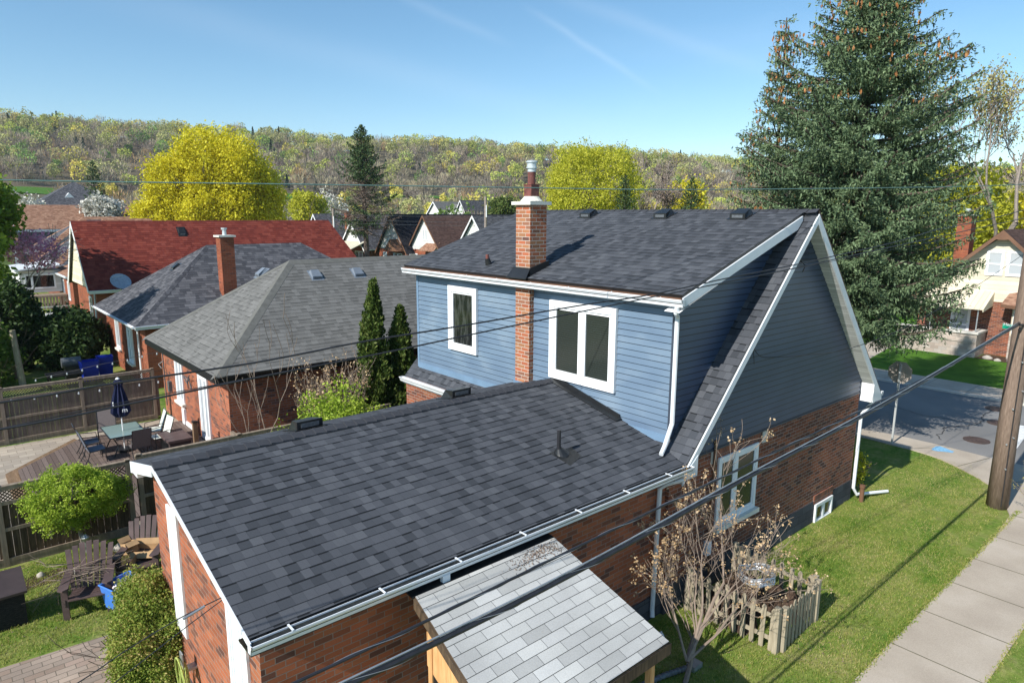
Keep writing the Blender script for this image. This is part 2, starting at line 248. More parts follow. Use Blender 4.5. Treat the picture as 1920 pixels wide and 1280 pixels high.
# ------------------------------------------------------------------ mesh helpers
def V(*a): return Vector(a)
class MB:
    def __init__(s): s.v=[]; s.f=[]; s.uv=[]; s.mi=[]; s.cur=0
    def face(s,pts,uv=None):
        b=len(s.v); s.v+= [tuple(p) for p in pts]; s.f.append(tuple(range(b,b+len(pts)))); s.uv.append(uv); s.mi.append(s.cur); return s
    def hexa(s,p):  # 8 pts: bottom 4 ccw, top 4
        for q in ((3,2,1,0),(4,5,6,7),(0,1,5,4),(1,2,6,5),(2,3,7,6),(3,0,4,7)): s.face([p[i] for i in q])
        return s
    def box(s,x0,y0,z0,x1,y1,z1):
        return s.hexa([(x0,y0,z0),(x1,y0,z0),(x1,y1,z0),(x0,y1,z0),(x0,y0,z1),(x1,y0,z1),(x1,y1,z1),(x0,y1,z1)])
    def fbox(s,fr,a0,a1,b0,b1,c0,c1):
        o,u,w_,n=fr
        P=lambda a,b,c:o+u*a+w_*b+n*c
        return s.hexa([P(a0,b0,c1),P(a1,b0,c1),P(a1,b0,c0),P(a0,b0,c0),P(a0,b1,c1),P(a1,b1,c1),P(a1,b1,c0),P(a0,b1,c0)])
    def ext(s,poly,vec):
        vec=Vector(vec); a=[Vector(p) for p in poly]; b=[p+vec for p in a]; n=len(a)
        nn=Vector((0,0,0))
        for i in range(n): nn+=a[i].cross(a[(i+1)%n])
        if nn.dot(vec)>0: a,b=list(a),list(b); s.face(list(reversed(a))); s.face(b); 
        else: s.face(a); s.face(list(reversed(b)))
        for i in range(n):
            j=(i+1)%n
            q=[a[i],a[j],b[j],b[i]] if nn.dot(vec)>0 else [a[j],a[i],b[i],b[j]]
            s.face(q)
        return s
    def tube(s,pts,r,n=8,cap=True):
        pts=[Vector(p) for p in pts]; rs=r if isinstance(r,(list,tuple)) else [r]*len(pts); rings=[]
        prev=None
        for i,p in enumerate(pts):
            t=(pts[min(i+1,len(pts)-1)]-pts[max(i-1,0)]).normalized()
            if prev is None:
                a=t.orthogonal().normalized()
            else: a=(prev-t*prev.dot(t)).normalized()
            prev=a; b=t.cross(a); base=len(s.v)
            for k in range(n):
                an=2*math.pi*k/n; s.v.append(tuple(p+(a*math.cos(an)+b*math.sin(an))*rs[i]))
            rings.append(base)
        for i in range(len(pts)-1):
            for k in range(n):
                k2=(k+1)%n; s.f.append((rings[i]+k,rings[i]+k2,rings[i+1]+k2,rings[i+1]+k)); s.uv.append(None); s.mi.append(s.cur)
        if cap:
            s.f.append(tuple(rings[0]+k for k in reversed(range(n)))); s.f.append(tuple(rings[-1]+k for k in range(n))); s.uv+=[None,None]; s.mi+=[s.cur]*2
        return s
    def lathe(s,c,prof,n=16):
        return s.tube([(c[0],c[1],c[2]+z) for z,r in prof],[max(r,.001) for z,r in prof],n) if all(prof[i][0]<prof[i+1][0] for i in range(len(prof)-1)) else s
    def build(s,name,mat,parent=None,smooth=False,loc=None,mats=None):
        me=D.meshes.new(name); v=np.array(s.v,dtype=float)
        wp=Vector((0,0,0))
        if parent is not None:
            q=parent
            while q is not None: wp+=q.location; q=q.parent
        if parent is None:
            if loc is None: mn=v.min(0); mxx=v.max(0); loc=((mn[0]+mxx[0])/2,(mn[1]+mxx[1])/2,mn[2])
            off=Vector(loc)
        else: off=wp
        me.from_pydata((v-np.array(off)).tolist(),[],s.f)
        ul=me.uv_layers.new(name='UVMap').data
        for p,uv in zip(me.polygons,s.uv):
            if uv is not None:
                for li,c in zip(p.loop_indices,uv): ul[li].uv=c
            else:
                n=p.normal
                if abs(n.z)>.985: a,b=Vector((1,0,0)),Vector((0,1,0))
                else: a=Vector((0,0,1)).cross(n).normalized(); b=n.cross(a)
                for li in p.loop_indices:
                    q=Vector(s.v[me.loops[li].vertex_index]); ul[li].uv=(q.dot(a),q.dot(b))
        if smooth:
            for p in me.polygons: p.use_smooth=True
        for mm in (mats or [mat]): me.materials.append(mm)
        if mats:
            for p,i in zip(me.polygons,s.mi): p.material_index=i
        o=D.objects.new(name,me); COL.objects.link(o)
        if parent is None: o.location=off
        else: o.parent=parent
        return o
def tag(o,label=None,cat=None,group=None,kind=None):
    if label: o['label']=label
    if cat: o['category']=cat
    if group: o['group']=group
    if kind: o['kind']=kind
    return o
def thing(name,label,cat,loc=(0,0,0),group=None,rz=0):
    o=D.objects.new(name,None); COL.objects.link(o); o.location=loc; o.rotation_euler=(0,0,rz); o.empty_display_size=.2
    return tag(o,label,cat,group)
def relabel(o,label): o['label']=label; return o
def dup(root,loc,rz=None,label=None,scale=None):
    r=root.copy(); COL.objects.link(r); r.location=loc
    if rz is not None: r.rotation_euler=(root.rotation_euler[0],root.rotation_euler[1],rz)
    if scale is not None: r.scale=(scale,)*3 if isinstance(scale,(int,float)) else scale
    if label: r['label']=label
    for ch in list(root.children):
        c=ch.copy(); COL.objects.link(c); c.parent=r
        for g in list(ch.children):
            d=g.copy(); COL.objects.link(d); d.parent=c
    return r
UP=V(0,0,1)
FX=lambda x,y,z: (V(x,y,z),V(0,-1,0),UP,V(-1,0,0))   # wall facing -X, a runs towards -Y (right as seen)
FY=lambda x,y,z: (V(x,y,z),V(1,0,0),UP,V(0,-1,0))    # wall facing -Y, a runs towards +X
def clip(poly,lo,hi):
    def half(P,f):
        out=[]
        for i in range(len(P)):
            a,b=P[i],P[(i+1)%len(P)]; fa,fb=f(a),f(b)
            if fa>=0: out.append(a)
            if (fa>=0)!=(fb>=0):
                t=fa/(fa-fb); out.append((a[0]+(b[0]-a[0])*t,a[1]+(b[1]-a[1])*t))
        return out
    P=half(poly,lambda p:p[1]-lo)
    if len(P)>=3: P=half(P,lambda p:hi-p[1])
    return P
def lapped(mb,pts,h,t,inv=False):
    """cover a planar polygon with overlapping courses: every course leans out by t at its lower edge"""
    P=[Vector(p) for p in pts]; n=Vector((0,0,0))
    for i in range(len(P)): n+=P[i].cross(P[(i+1)%len(P)])
    n.normalize()
    a=UP.cross(n).normalized(); b=n.cross(a); c0=P[0].dot(n)
    poly=[(p.dot(a),p.dot(b)) for p in P]; lo=min(q[1] for q in poly); hi=max(q[1] for q in poly)
    k=math.floor(lo/h)
    while k*h<hi:
        q=clip(poly,max(k*h,lo),min((k+1)*h,hi))
        if len(q)>=3:
            def pt(u,v):
                f=1-(v-k*h)/h
                return a*u+b*v+n*(c0+t*f+.001)
            mb.face([pt(u,v) for u,v in q],[(u,v+.0005) for u,v in q])
            vv=max(k*h,lo); e=[u for u,v in q if abs(v-vv)<1e-6]
            if len(e)>=2:
                u0,u1=min(e),max(e); A,B=pt(u0,vv),pt(u1,vv)
                f=1-(vv-k*h)/h; A2,B2=A-n*(t*f+.001),B-n*(t*f+.001)
                mb.face([A2,B2,B,A],[(u0,vv+.002)]*4)
        k+=1
    return mb
def leaves(name,pts,size,mat,parent,loc,rng,aspect=1.6,flat=0.0,dirs=None,jit=.35,mats=None):
    """many small leaf quads at pts (world)"""
    pts=np.asarray(pts,float); N=len(pts)
    if dirs is None:
        d=rng.normal(size=(N,3)); d[:,2]*=(1-flat)
    else: d=np.asarray(dirs,float)+rng.normal(size=(N,3))*jit*.5
    d/=np.linalg.norm(d,axis=1)[:,None]+1e-9
    e=rng.normal(size=(N,3)); 
    if flat>0: e[:,2]*=(1-flat)
    e-= (e*d).sum(1)[:,None]*d; e/=np.linalg.norm(e,axis=1)[:,None]+1e-9
    s=size*(1+rng.uniform(-jit,jit,N)); L=(d.T*s*aspect*.5).T; W=(e.T*s*.5).T
    off=np.array(loc,float)
    v=np.empty((N,4,3)); v[:,0]=pts-L; v[:,1]=pts+W*.9; v[:,2]=pts+L; v[:,3]=pts-W*.9
    v=v.reshape(-1,3)-off
    me=D.meshes.new(name); me.vertices.add(4*N); me.vertices.foreach_set('co',v.ravel())
    me.loops.add(4*N); me.loops.foreach_set('vertex_index',np.arange(4*N,dtype=np.int32))
    me.polygons.add(N); me.polygons.foreach_set('loop_start',np.arange(0,4*N,4,dtype=np.int32)); 
    me.polygons.foreach_set('loop_total',np.full(N,4,dtype=np.int32)); me.update(calc_edges=True); me.validate()
    me.materials.append(mat); o=D.objects.new(name,me); COL.objects.link(o)
    if parent is not None: o.parent=parent
    else: o.location=loc
    return o
def lobed(rng,n,c,rad,lobes=9,amp=.28,fill=.6,flatb=None):
    """random points in an ellipsoid with an uneven, lobed outline"""
    d=rng.normal(size=(n,3)); d/=np.linalg.norm(d,axis=1)[:,None]
    L=rng.normal(size=(lobes,3)); L/=np.linalg.norm(L,axis=1)[:,None]
    k=np.max(np.exp(-(1-d@L.T)*7),axis=1)
    r=(1-amp)+amp*1.25*k
    rr=r*(rng.uniform(0,1,n)**(1/3)*fill+(1-fill)*rng.uniform(.75,1,n))
    p=d*rr[:,None]*np.array(rad)+np.array(c)
    if flatb is not None: p=p[p[:,2]>flatb]
    return p
def clumps(rng,cen,per,r):
    cen=np.asarray(cen); p=np.repeat(cen,per,0); q=rng.normal(size=p.shape)*r*.5; return p+q
def branch(mb,rng,p,d,L,r,depth,tips,spread=.6,k=3,up_=.15,seg=3,taper=.62,nmin=4,rmin=.006,shr=.68):
    pts=[Vector(p)]; dd=Vector(d).normalized(); rs=[r]
    for i in range(seg):
        dd=(dd+Vector(rng.normal(size=3))*.13+UP*up_*.3).normalized(); pts.append(pts[-1]+dd*(L/seg)); rs.append(max(rmin,r*(1-(1-taper)*(i+1)/seg)))
    mb.tube(pts,rs,nmin if depth<2 else 6,cap=False)
    if depth==0: tips.append((pts[-1],dd,pts[-2])); return
    for j in range(k):
        q=dd.orthogonal(); q.rotate(Matrix.Rotation(rng.uniform(0,6.283),3,dd)) if False else None
        a=rng.uniform(0,6.283)+j*6.283/k; o1=dd.orthogonal().normalized(); o2=dd.cross(o1)
        sd_=(o1*math.cos(a)+o2*math.sin(a)); nd=(dd+sd_*spread*rng.uniform(.6,1.3)+UP*up_).normalized()
        st=pts[-1] if (j==0 or depth<1) else pts[rng.integers(1,len(pts))]
        branch(mb,rng,st,nd,L*shr*rng.uniform(.8,1.2),max(rmin,rs[-1]*.72),depth-1,tips,spread,k,up_,seg,taper,nmin,rmin,shr)
rng=np.random.default_rng(7); random.seed(7)
# ------------------------------------------------------------------ terrain
CT=[(-2200,245),(-400,252),(0,255),(200,263),(400,275),(640,287),(900,296),(1050,304),(1340,322),(1700,338),(2300,348),(4000,350)]
def crest(x):
    for (a,ya),(b,yb) in zip(CT,CT[1:]):
        if a<=x<=b: return ya+(yb-ya)*(x-a)/(b-a)
    return CT[0][1] if x<CT[0][0] else CT[-1][1]
def sm(t): t=min(1,max(0,t)); return t*t*(3-2*t)
def terr(th,d):
    """th: angle left of the view axis, d: metres from the camera"""
    if abs(th)>R_(75): return 0.
    x=960-FPX*math.tan(th); zc=(8+(402-crest(x))/FPX*620*math.cos(th))*sm((R_(75)-abs(th))/R_(20))
    return zc*(.27*sm((d-150)/250)+.05*sm((d-395)/60)+.68*sm((d-405)/220)) + (1.5*math.sin(th*23+d*.03)*sm((d-200)/200))
def txy(th,d): a=YAW+th; return d*math.cos(a),d*math.sin(a)
mb=MB(); TH=[-math.pi+i*math.pi*2/240 for i in range(241)]
TH=[t for t in TH]; DS=[0.01,20,60,110,150,180,210,240,270,300,330,360,385,395,405,415,430,450,470,490,510,530,550,570,590,610,630,660,720,900,1400,2500,4000]
idx={}
for j,d in enumerate(DS):
    for i,t in enumerate(TH):
        x,y=txy(t,d); mb.v.append((x,y,terr(t,d)-.02)); idx[i,j]=len(mb.v)-1
for j in range(len(DS)-1):
    for i in range(len(TH)-1):
        mb.f.append((idx[i,j],idx[i,j+1],idx[i+1,j+1],idx[i+1,j])); mb.uv.append([(0,0)]*4); mb.mi.append(0)
tag(mb.build('ground',MT['field'],loc=(0,0,0),smooth=True),kind='structure')
def strip(name,t0,t1,d0,d1,mat,lift=.3,n=40,kind='structure'):
    mb=MB()
    for i in range(n):
        a=t0+(t1-t0)*i/n; b=t0+(t1-t0)*(i+1)/n
        for k in range(4):
            e0=d0+(d1-d0)*k/4; e1=d0+(d1-d0)*(k+1)/4
            P=lambda t,d:(*txy(t,d),terr(t,d)+lift)
            mb.face([P(a,e0),P(a,e1),P(b,e1),P(b,e0)],[(0,0)]*4)
    return tag(mb.build(name,mat,loc=(0,0,0)),kind=kind)
strip('hillside_grass',R_(-5),R_(42),355,412,MT['turf2'])
# ------------------------------------------------------------------ ground sheets
def sheet(name,pts,z,mat,th=.0,**k):
    mb=MB()
    if th: mb.ext([(x,y,z-th) for x,y in pts],(0,0,th))
    else: mb.face([(x,y,z) for x,y in pts])
    o=mb.build(name,mat,**k); return tag(o,kind='structure')
lawn=[(-8,2),(30,2),(30,60)]
def arc(cx,cy_,r,a0,a1,n=8): return [(cx+r*math.cos(R_(a0+(a1-a0)*i/n)),cy_+r*math.sin(R_(a0+(a1-a0)*i/n))) for i in range(n+1)]
corner=[(21.5,4.08),(22.2,4.35),(23.0,4.7),(23.5,5.0),(23.95,5.45),(24.5,6.15),(24.9,6.75),(25.1,7.2),(25.22,7.8),(25.25,8.6),(25.3,9.2),(25.3,130)]
sheet('lawn',[(-12,4.0),(11,4.0),(20,4.0)]+corner+[(-12,130)],.0,MT['turf'])
sheet('road',[(26.35,-60),(35.1,-60),(35.1,190),(26.35,190)],.0,MT['asphalt'])
sheet('side_street',[(-60,-8.5),(26.4,-8.5),(26.4,-.9),(-60,-.9)],.004,MT['asphalt'])
# corner pavement around the lawn with a real kerb, lowered at the crossing
sheet('pavement',[(-60,2.46),(19.5,2.46),(21.5,2.3),(23.5,1.0),(26.3,1.0),(26.36,5.75),(26.5,7.36),(26.5,8.6),(26.36,9.6),(26.36,130),(25.3,130)]+list(reversed(corner))+[(20,4.0),(-60,4.0)],.035,MT['walk'],.06)
sheet('verge_grass',[(-60,-.7),(19,-.7),(20.5,.4),(20.6,1.6),(19.5,2.455),(-60,2.455)],.03,MT['turf'],.05)
sheet('kerb',[(-60,-.9),(20,-.9),(22,-.5),(24,.5),(24,1.0),(23.5,1.0),(20.5,-.2),(19,-.7),(-60,-.7)],.05,MT['conc'],.08)
sheet('far_pavement',[(35.25,-60),(37.4,-60),(37.4,190),(35.25,190)],.10,MT['walk'],.12)
sheet('far_kerb',[(35.1,-60),(35.248,-60),(35.248,190),(35.1,190)],.095,MT['conc'],.12)
sheet('far_lawn',[(37.402,-60),(60,-60),(60,190),(37.402,190)],.10,MT['turf2'],.12)
mb=MB()   # expansion joints of the pavements
for x in (-2.2,.0,2.2,4.5,6.8,9.1,11.35,13.05,14.72,16.4,18.0,19.7): mb.box(x-.012,2.47,.034,x+.012,3.995,.0385)
for y in (10.7,12.6,14.5,16.4): mb.box(25.32,y-.012,.034,26.34,y+.012,.0385)
mb.ext([(24.6,6.2,.034),(26.3,5.75,.034),(26.3,5.78,.034),(24.6,6.23,.034)],(0,0,.0045)); mb.ext([(25.25,7.9,.034),(26.45,7.0,.034),(26.45,7.03,.034),(25.25,7.93,.034)],(0,0,.0045)); mb.ext([(21.5,4.05,.034),(21.9,2.4,.034),(21.93,2.4,.034),(21.53,4.05,.034)],(0,0,.0045)); mb.ext([(23.6,5.05,.034),(26.2,3.6,.034),(26.2,3.63,.034),(23.6,5.08,.034)],(0,0,.0045))
tag(mb.build('pavement_joint_line',mottled('joint_dirt',(.14,.13,.09),.95,.2,6)),kind='structure')
mb=MB()
for y in np.arange(2,60,1.75): mb.box(35.26,y-.012,.099,37.39,y+.012,.1035)
tag(mb.build('far_pavement_joint_line',mottled('joint_dirt_far',(.2,.19,.16),.95,.2,6)),kind='structure')
sheet('stop_line',[(25.95,5.42),(26.4,5.74),(31.6,6.12),(31.7,5.72),(26.4,5.3)],.0445,MT['linewhite'])
sheet('stop_line_paint',[(26.4,5.3),(31.7,5.72),(31.6,6.12),(26.4,5.74)],.0085,MT['linewhite'])
D.objects.remove(D.objects['stop_line'])
D.objects['stop_line_paint'].name='stop_line'
mb=MB(); rr=np.random.default_rng(3)
pts=[(26.0+.16*math.cos(a)*(1+.5*math.sin(3*a))*1.6,7.05+.42*math.sin(a)*(1+.3*math.cos(2*a)),.0405) for a in np.linspace(0,6.28,16)[:-1]]
mb.face(pts); tag(mb.build('blue_survey_mark',MT['lineblue']),kind='structure')
# cracks in the road
mb=MB()
for (pp) in ([(27.2,7.6),(29,7.9),(30.6,7.2),(32.5,7.5),(35,7.1)],[(30.6,7.2),(30.2,9.2),(31,11.5)]):
    q=[(x+rr.normal()*.04,y+rr.normal()*.04) for i in range(len(pp)-1) for x,y in [(pp[i][0]+(pp[i+1][0]-pp[i][0])*t,pp[i][1]+(pp[i+1][1]-pp[i][1])*t) for t in np.linspace(0,1,12)]]
    for a,b in zip(q,q[1:]):
        dx,dy=b[0]-a[0],b[1]-a[1]; L=math.hypot(dx,dy)+1e-6; nx,ny=-dy/L*.018,dx/L*.018
        mb.face([(a[0]-nx,a[1]-ny,.008),(b[0]-nx,b[1]-ny,.008),(b[0]+nx,b[1]+ny,.008),(a[0]+nx,a[1]+ny,.008)])
tag(mb.build('road_crack',mottled('crack_tar',(.045,.045,.045),.8,.2,6)),kind='structure')
def manhole(x,y,lab):
    m=MB(); m.tube([(x,y,.002),(x,y,.02)],.42,28); o=m.build('manhole_cover',MT['manhole']); tag(o,lab,'manhole','manhole covers in the road')
    r=MB(); 
    for k in range(-3,4): r.box(x-.33,y+k*.1-.012,.0195,x+.33,y+k*.1+.012,.026)
    r.build('tread',MT['manhole'],o)
manhole(28.2,6.65,'rusty round manhole cover nearest the blue paint mark on the road')
manhole(31.3,6.7,'rusty round manhole cover, middle one of three in the road')
manhole(33.6,7.35,'rusty round manhole cover closest to the far kerb')
# backyard surfaces
sheet('paved_path',[(-9,12.45),(1.5,12.35),(2.1,12.7),(2.3,13.2),(1.85,13.95),(.2,14.08),(-9,14.4)],.012,MT['pavers'])
sheet('flower_bed',[(-6,17.0),(-1,17.2),(1.0,17.5),(3.3,17.6),(3.4,16.6),(2.9,16.3),(2.5,16.9),(1.2,16.9),(0,16.7),(-6,16.4)],.008,MT['soil'])
sheet('patio',[(-12,18.5),(10.9,18.5),(10.9,28.4),(-12,28.4)],.012,MT['pavers2'])
sheet('side_passage',[(6.8,15.2),(19,15.2),(19,21.5),(6.8,21.5)],.02,MT['soil'])
# ------------------------------------------------------------------ roof helpers
def roofslab(name,pts,mat,root,t=.09,h=.18,lap=.007,edge=None):
    """pts: planar polygon, counter-clockwise seen from outside; a deck below and lapped shingle courses above"""
    P=[Vector(p) for p in pts]; n=Vector((0,0,0))
    for i in range(len(P)): n+=P[i].cross(P[(i+1)%len(P)])
    n.normalize()
    d=MB(); d.ext([p-n*t for p in P],n*t)
    o=lapped(MB(),pts,h,lap).build(name,mat,root)
    d.build('roof_deck',edge or MT['black'],o)
    return o
def window(root,fr,a0,a1,b0,b1,trim=.1,sash=.045,mull=(),glass='glass',tm='white',depth=.05,sill=False,hb=(),name='window'):
    """a window standing on a wall: trim frame with sashes and recessed panes"""
    m=MB(); T=trim
    m.fbox(fr,a0,a1,b1-T,b1,0,depth); m.fbox(fr,a0,a1,b0,b0+T,0,depth); m.fbox(fr,a0,a0+T,b0+T,b1-T,0,depth); m.fbox(fr,a1-T,a1,b0+T,b1-T,0,depth)
    o=m.build(name,MT[tm],root)
    xs=[a0+T]+[v for p in mull for v in (p-sash,p+sash)]+[a1-T]
    s=MB(); g=MB()
    for p in mull: s.fbox(fr,p-sash,p+sash,b0+T,b1-T,.002,depth*.75)
    for i in range(0,len(xs),2):
        u0,u1=xs[i],xs[i+1]; ys=[b0+T]+list(hb)+[b1-T]
        for k in range(len(ys)-1):
            v0,v1=ys[k],ys[k+1]; q=sash
            s.fbox(fr,u0,u1,v1-q,v1,.003,depth*.6); s.fbox(fr,u0,u1,v0,v0+q,.003,depth*.6); s.fbox(fr,u0,u0+q,v0+q,v1-q,.003,depth*.6); s.fbox(fr,u1-q,u1,v0+q,v1-q,.003,depth*.6)
            g.fbox(fr,u0+q,u1-q,v0+q,v1-q,.001,depth*.18)
    s.build('sash',MT[tm],o); g.build('pane',MT[glass],o)
    if sill:
        m=MB(); m.fbox(fr,a0-.06,a1+.06,b0-.1,b0-.002,0,depth+.09); m.build('sill',MT['conc_cap'],o)
    return o
def gutter(root,p0,p1,out,mat='white_met',w=.12,h=.12,name='gutter',dark_fill=True):
    """open K-style trough from p0 to p1; out = outward horizontal direction; p at the upper back edge"""
    p0,p1,out=Vector(p0),Vector(p1),Vector(out).normalized(); m=MB()
    prof=[(0,0),(0,-h),(w*.62,-h),(w*.72,-h*.55),(w,-h*.2),(w,0),(w-.012,0),(w-.012,-h*.18),(w*.70,-h*.5),(w*.6,-h+.01),(.008,-h+.01),(.008,0)]
    m.ext([p0+out*a+UP*b for a,b in prof],p1-p0)
    e=(p1-p0).normalized()*.01
    for q,s_ in ((p0,1),(p1,-1)): m.ext([q+out*a+UP*b for a,b in prof[:6]],e*s_)
    o=m.build(name,MT[mat],root)
    if dark_fill:
        m=MB(); m.ext([p0+e*1.5+out*.009+UP*(-h*.16),p0+e*1.5+out*(w*.9)+UP*(-h*.16),p0+e*1.5+out*(w*.58)+UP*(-h+.011),p0+e*1.5+out*.009+UP*(-h+.011)],p1-p0-e*3); m.build('trough',MT['gutterdark'],o)  # near-black filling set a little below the gutter lip
        n=int((p1-p0).length/1.1)
        m=MB()
        for i in range(n):
            c=p0+(p1-p0)*((i+.4)/n); d=(p1-p0).normalized()*.012
            m.ext([c+UP*.004-out*.02-d,c+UP*.004-out*.02+d,c+UP*.004+out*w+d,c+UP*.004+out*w-d],UP*.01)
        if n: m.build('hanger_strap',MT['white_met'],o)
    return o
def downspout(root,pts,w=.075,mat='white_met',name='downspout'):
    m=MB(); pts=[Vector(p) for p in pts]
    m.tube(pts,w*.62,4 if False else 8); return m.build(name,MT[mat],root)
# ------------------------------------------------------------------ the blue house
S=1.054; RZ=8.1; RX=15.2
rz=lambda x: RZ-S*abs(x-RX)
hs_=thing('house','brick and blue-sided house with full-width rear dormer, steep charcoal gable roof and brick chimney','house',(15,12.3,0))
m=MB(); m.box(10.55,7.42,.6,19.3,17.0,3.2); m.build('brick_wall',MT['brick2'],hs_)
m=MB(); m.box(10.54,7.40,-.1,19.32,17.02,.6); m.build('foundation',MT['found'],hs_)
GY=7.42
m=lapped(MB(),[(10.85,GY-.012,3.2),(19.3,GY-.012,3.2),(19.3,GY-.012,rz(19.3)-.1),(RX,GY-.012,RZ-.12),(10.85,GY-.012,rz(10.85)-.1)],.135,.018)
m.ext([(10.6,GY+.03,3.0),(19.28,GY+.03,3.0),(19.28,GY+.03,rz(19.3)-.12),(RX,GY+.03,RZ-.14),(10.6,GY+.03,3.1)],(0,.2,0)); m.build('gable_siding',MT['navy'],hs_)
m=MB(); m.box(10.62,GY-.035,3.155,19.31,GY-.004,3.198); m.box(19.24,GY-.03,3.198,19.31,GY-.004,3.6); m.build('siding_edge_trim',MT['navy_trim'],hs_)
# dormer
DX=10.88
m=lapped(MB(),[(DX-.012,16.75,3.5),(DX-.012,7.72,3.5),(DX-.012,7.72,6.5),(DX-.012,16.75,6.5)],.135,.018)
m.box(DX,7.7,3.2,DX+.15,16.77,6.5); m.build('dormer_wall',MT['blue'],hs_)
m=lapped(MB(),[(DX,7.70-.012,3.6),(15.0,7.70-.012,7.5),(15.0,7.70-.012,7.98),(DX,7.70-.012,6.55)],.135,.018)
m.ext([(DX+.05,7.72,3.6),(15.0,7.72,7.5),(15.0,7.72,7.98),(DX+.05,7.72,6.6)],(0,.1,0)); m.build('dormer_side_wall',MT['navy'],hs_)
m=MB(); m.ext([(DX+.05,16.74,3.6),(15.0,16.74,7.5),(15.0,16.74,7.9),(DX+.05,16.74,6.5)],(0,.02,0)); m.build('dormer_side_wall',MT['blue'],hs_)
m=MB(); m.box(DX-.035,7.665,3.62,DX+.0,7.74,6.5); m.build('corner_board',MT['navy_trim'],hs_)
m=MB(); m.box(DX-.035,16.7,3.5,DX-.001,16.79,6.5); m.box(DX-.03,7.74,6.38,DX-.012,16.7,6.5); m.box(DX-.05,7.74,3.5,DX-.02,16.7,3.66); m.build('wall_trim',MT['blue_trim'],hs_)
# roofs
Y0,Y1=7.1,17.1
roofslab('front_roof_slope',[(RX,Y0,RZ),(19.88,Y0,rz(19.88)),(19.88,Y1,rz(19.88)),(RX,Y1,RZ)],MT['sh_char'],hs_)
roofslab('rear_roof_strip',[(10.56,Y0,rz(10.56)),(RX,Y0,RZ),(RX,7.76,RZ),(10.56,7.76,rz(10.56))],MT['sh_char'],hs_)
roofslab('rear_roof_strip',[(10.56,16.8,rz(10.56)),(RX,16.8,RZ),(RX,Y1,RZ),(10.56,Y1,rz(10.56))],MT['sh_char'],hs_)
roofslab('skirt_roof',[(10.56,7.762,rz(10.56)),(DX+.05,7.762,rz(DX+.05)),(DX+.05,16.798,rz(DX+.05)),(10.56,16.798,rz(10.56))],MT['sh_char'],hs_)
DS2=(RZ+.03-6.55)/(RX-10.6)
dz=lambda x: RZ+.03-DS2*(RX-x)
roofslab('dormer_roof',[(10.58,7.36,dz(10.58)),(RX-.05,7.36,dz(RX-.05)),(RX-.05,17.02,dz(RX-.05)),(10.58,17.02,dz(10.58))],MT['sh_char'],hs_)
m=MB()
for i in range(43):
    a=7.08+i*.236; q=.016
    m.face([(RX-.17,a,RZ-.17*DS2+.035),(RX,a,RZ+.06),(RX,a+.236,RZ+.045),(RX-.17,a+.236,RZ-.17*DS2+.02)],[(i*.7,.01),(i*.7,.14),(i*.7+.2,.14),(i*.7+.2,.01)])
    m.face([(RX,a,RZ+.06),(RX+.17,a,RZ-.17*S+.045),(RX+.17,a+.236,RZ-.17*S+.03),(RX,a+.236,RZ+.045)],[(i*.7,.01),(i*.7,.14),(i*.7+.2,.14),(i*.7+.2,.01)])
m.build('ridge_cap',MT['sh_cap'],hs_)
# rake boards of the gable, soffit and eave returns
def rake(root,x0,z0,x1,z1,y,dh=.2,t=.03,mat='white_met',name='rake_board'):
    m=MB(); m.ext([(x0,y,z0),(x1,y,z1),(x1,y,z1-dh),(x0,y,z0-dh)],(0,t,0)); return m.build(name,MT[mat],root)
rake(hs_,10.5,rz(10.5)-.05,RX,RZ-.06,Y0-.032); rake(hs_,RX,RZ-.06,19.9,rz(19.9)-.06,Y0-.034,.24)
m=MB(); 
m.face([(RX,Y0,RZ-.26),(19.85,Y0,rz(19.85)-.26),(19.85,GY,rz(19.85)-.26),(RX,GY,RZ-.26)],[(0,0),(6.7,0),(6.7,.3),(0,.3)])
m.face([(10.5,Y0,rz(10.5)-.23),(RX,Y0,RZ-.26),(RX,GY,RZ-.26),(10.5,GY,rz(10.5)-.23)],[(0,0),(6.7,0),(6.7,.3),(0,.3)]); m.build('soffit',MT['soffit'],hs_)
m=MB(); m.ext([(19.31,Y0-.04,2.95),(19.9,Y0-.04,2.95),(19.9,Y0-.04,rz(19.9)-.05),(19.31,Y0-.04,rz(19.31)-.3)],(0,GY-Y0+.02,0)); m.build('eave_return',MT['white'],hs_)
m=MB(); m.ext([(10.46,Y0-.04,3.0),(10.95,Y0-.04,rz(10.95)-.62),(10.95,Y0-.04,rz(10.95)-.2),(10.46,Y0-.04,rz(10.46)-.05)],(0,.3,0)); m.build('eave_return',MT['white_met'],hs_)
m=MB(); m.ext([(RX+.01,Y0-.012,RZ+.028),(19.9,Y0-.012,rz(19.9)+.02),(19.9,Y0-.012,rz(19.9)-.06),(RX+.01,Y0-.012,RZ-.06)],(0,.03,0)); m.build('drip_edge',MT['brown_trim'],hs_)
m=MB(); m.ext([(10.56,7.35,dz(10.56)-.05),(14.95,7.35,dz(14.95)-.05),(14.95,7.35,dz(14.95)-.16),(14.75,7.35,dz(14.75)-.28),(10.56,7.35,dz(10.56)-.24)],(0,-.03,0)); m.build('dormer_rake_board',MT['white_met'],hs_)
m=MB(); m.face([(10.5,7.35,dz(10.5)-.3),(14.9,7.35,dz(14.9)-.25),(14.9,7.7,dz(14.9)-.25),(10.5,7.7,dz(10.5)-.3)]); m.face([(10.6,7.35,6.32),(DX,7.35,6.32),(DX,17.0,6.32),(10.6,17.0,6.32)]); m.build('soffit',MT['white'],hs_)
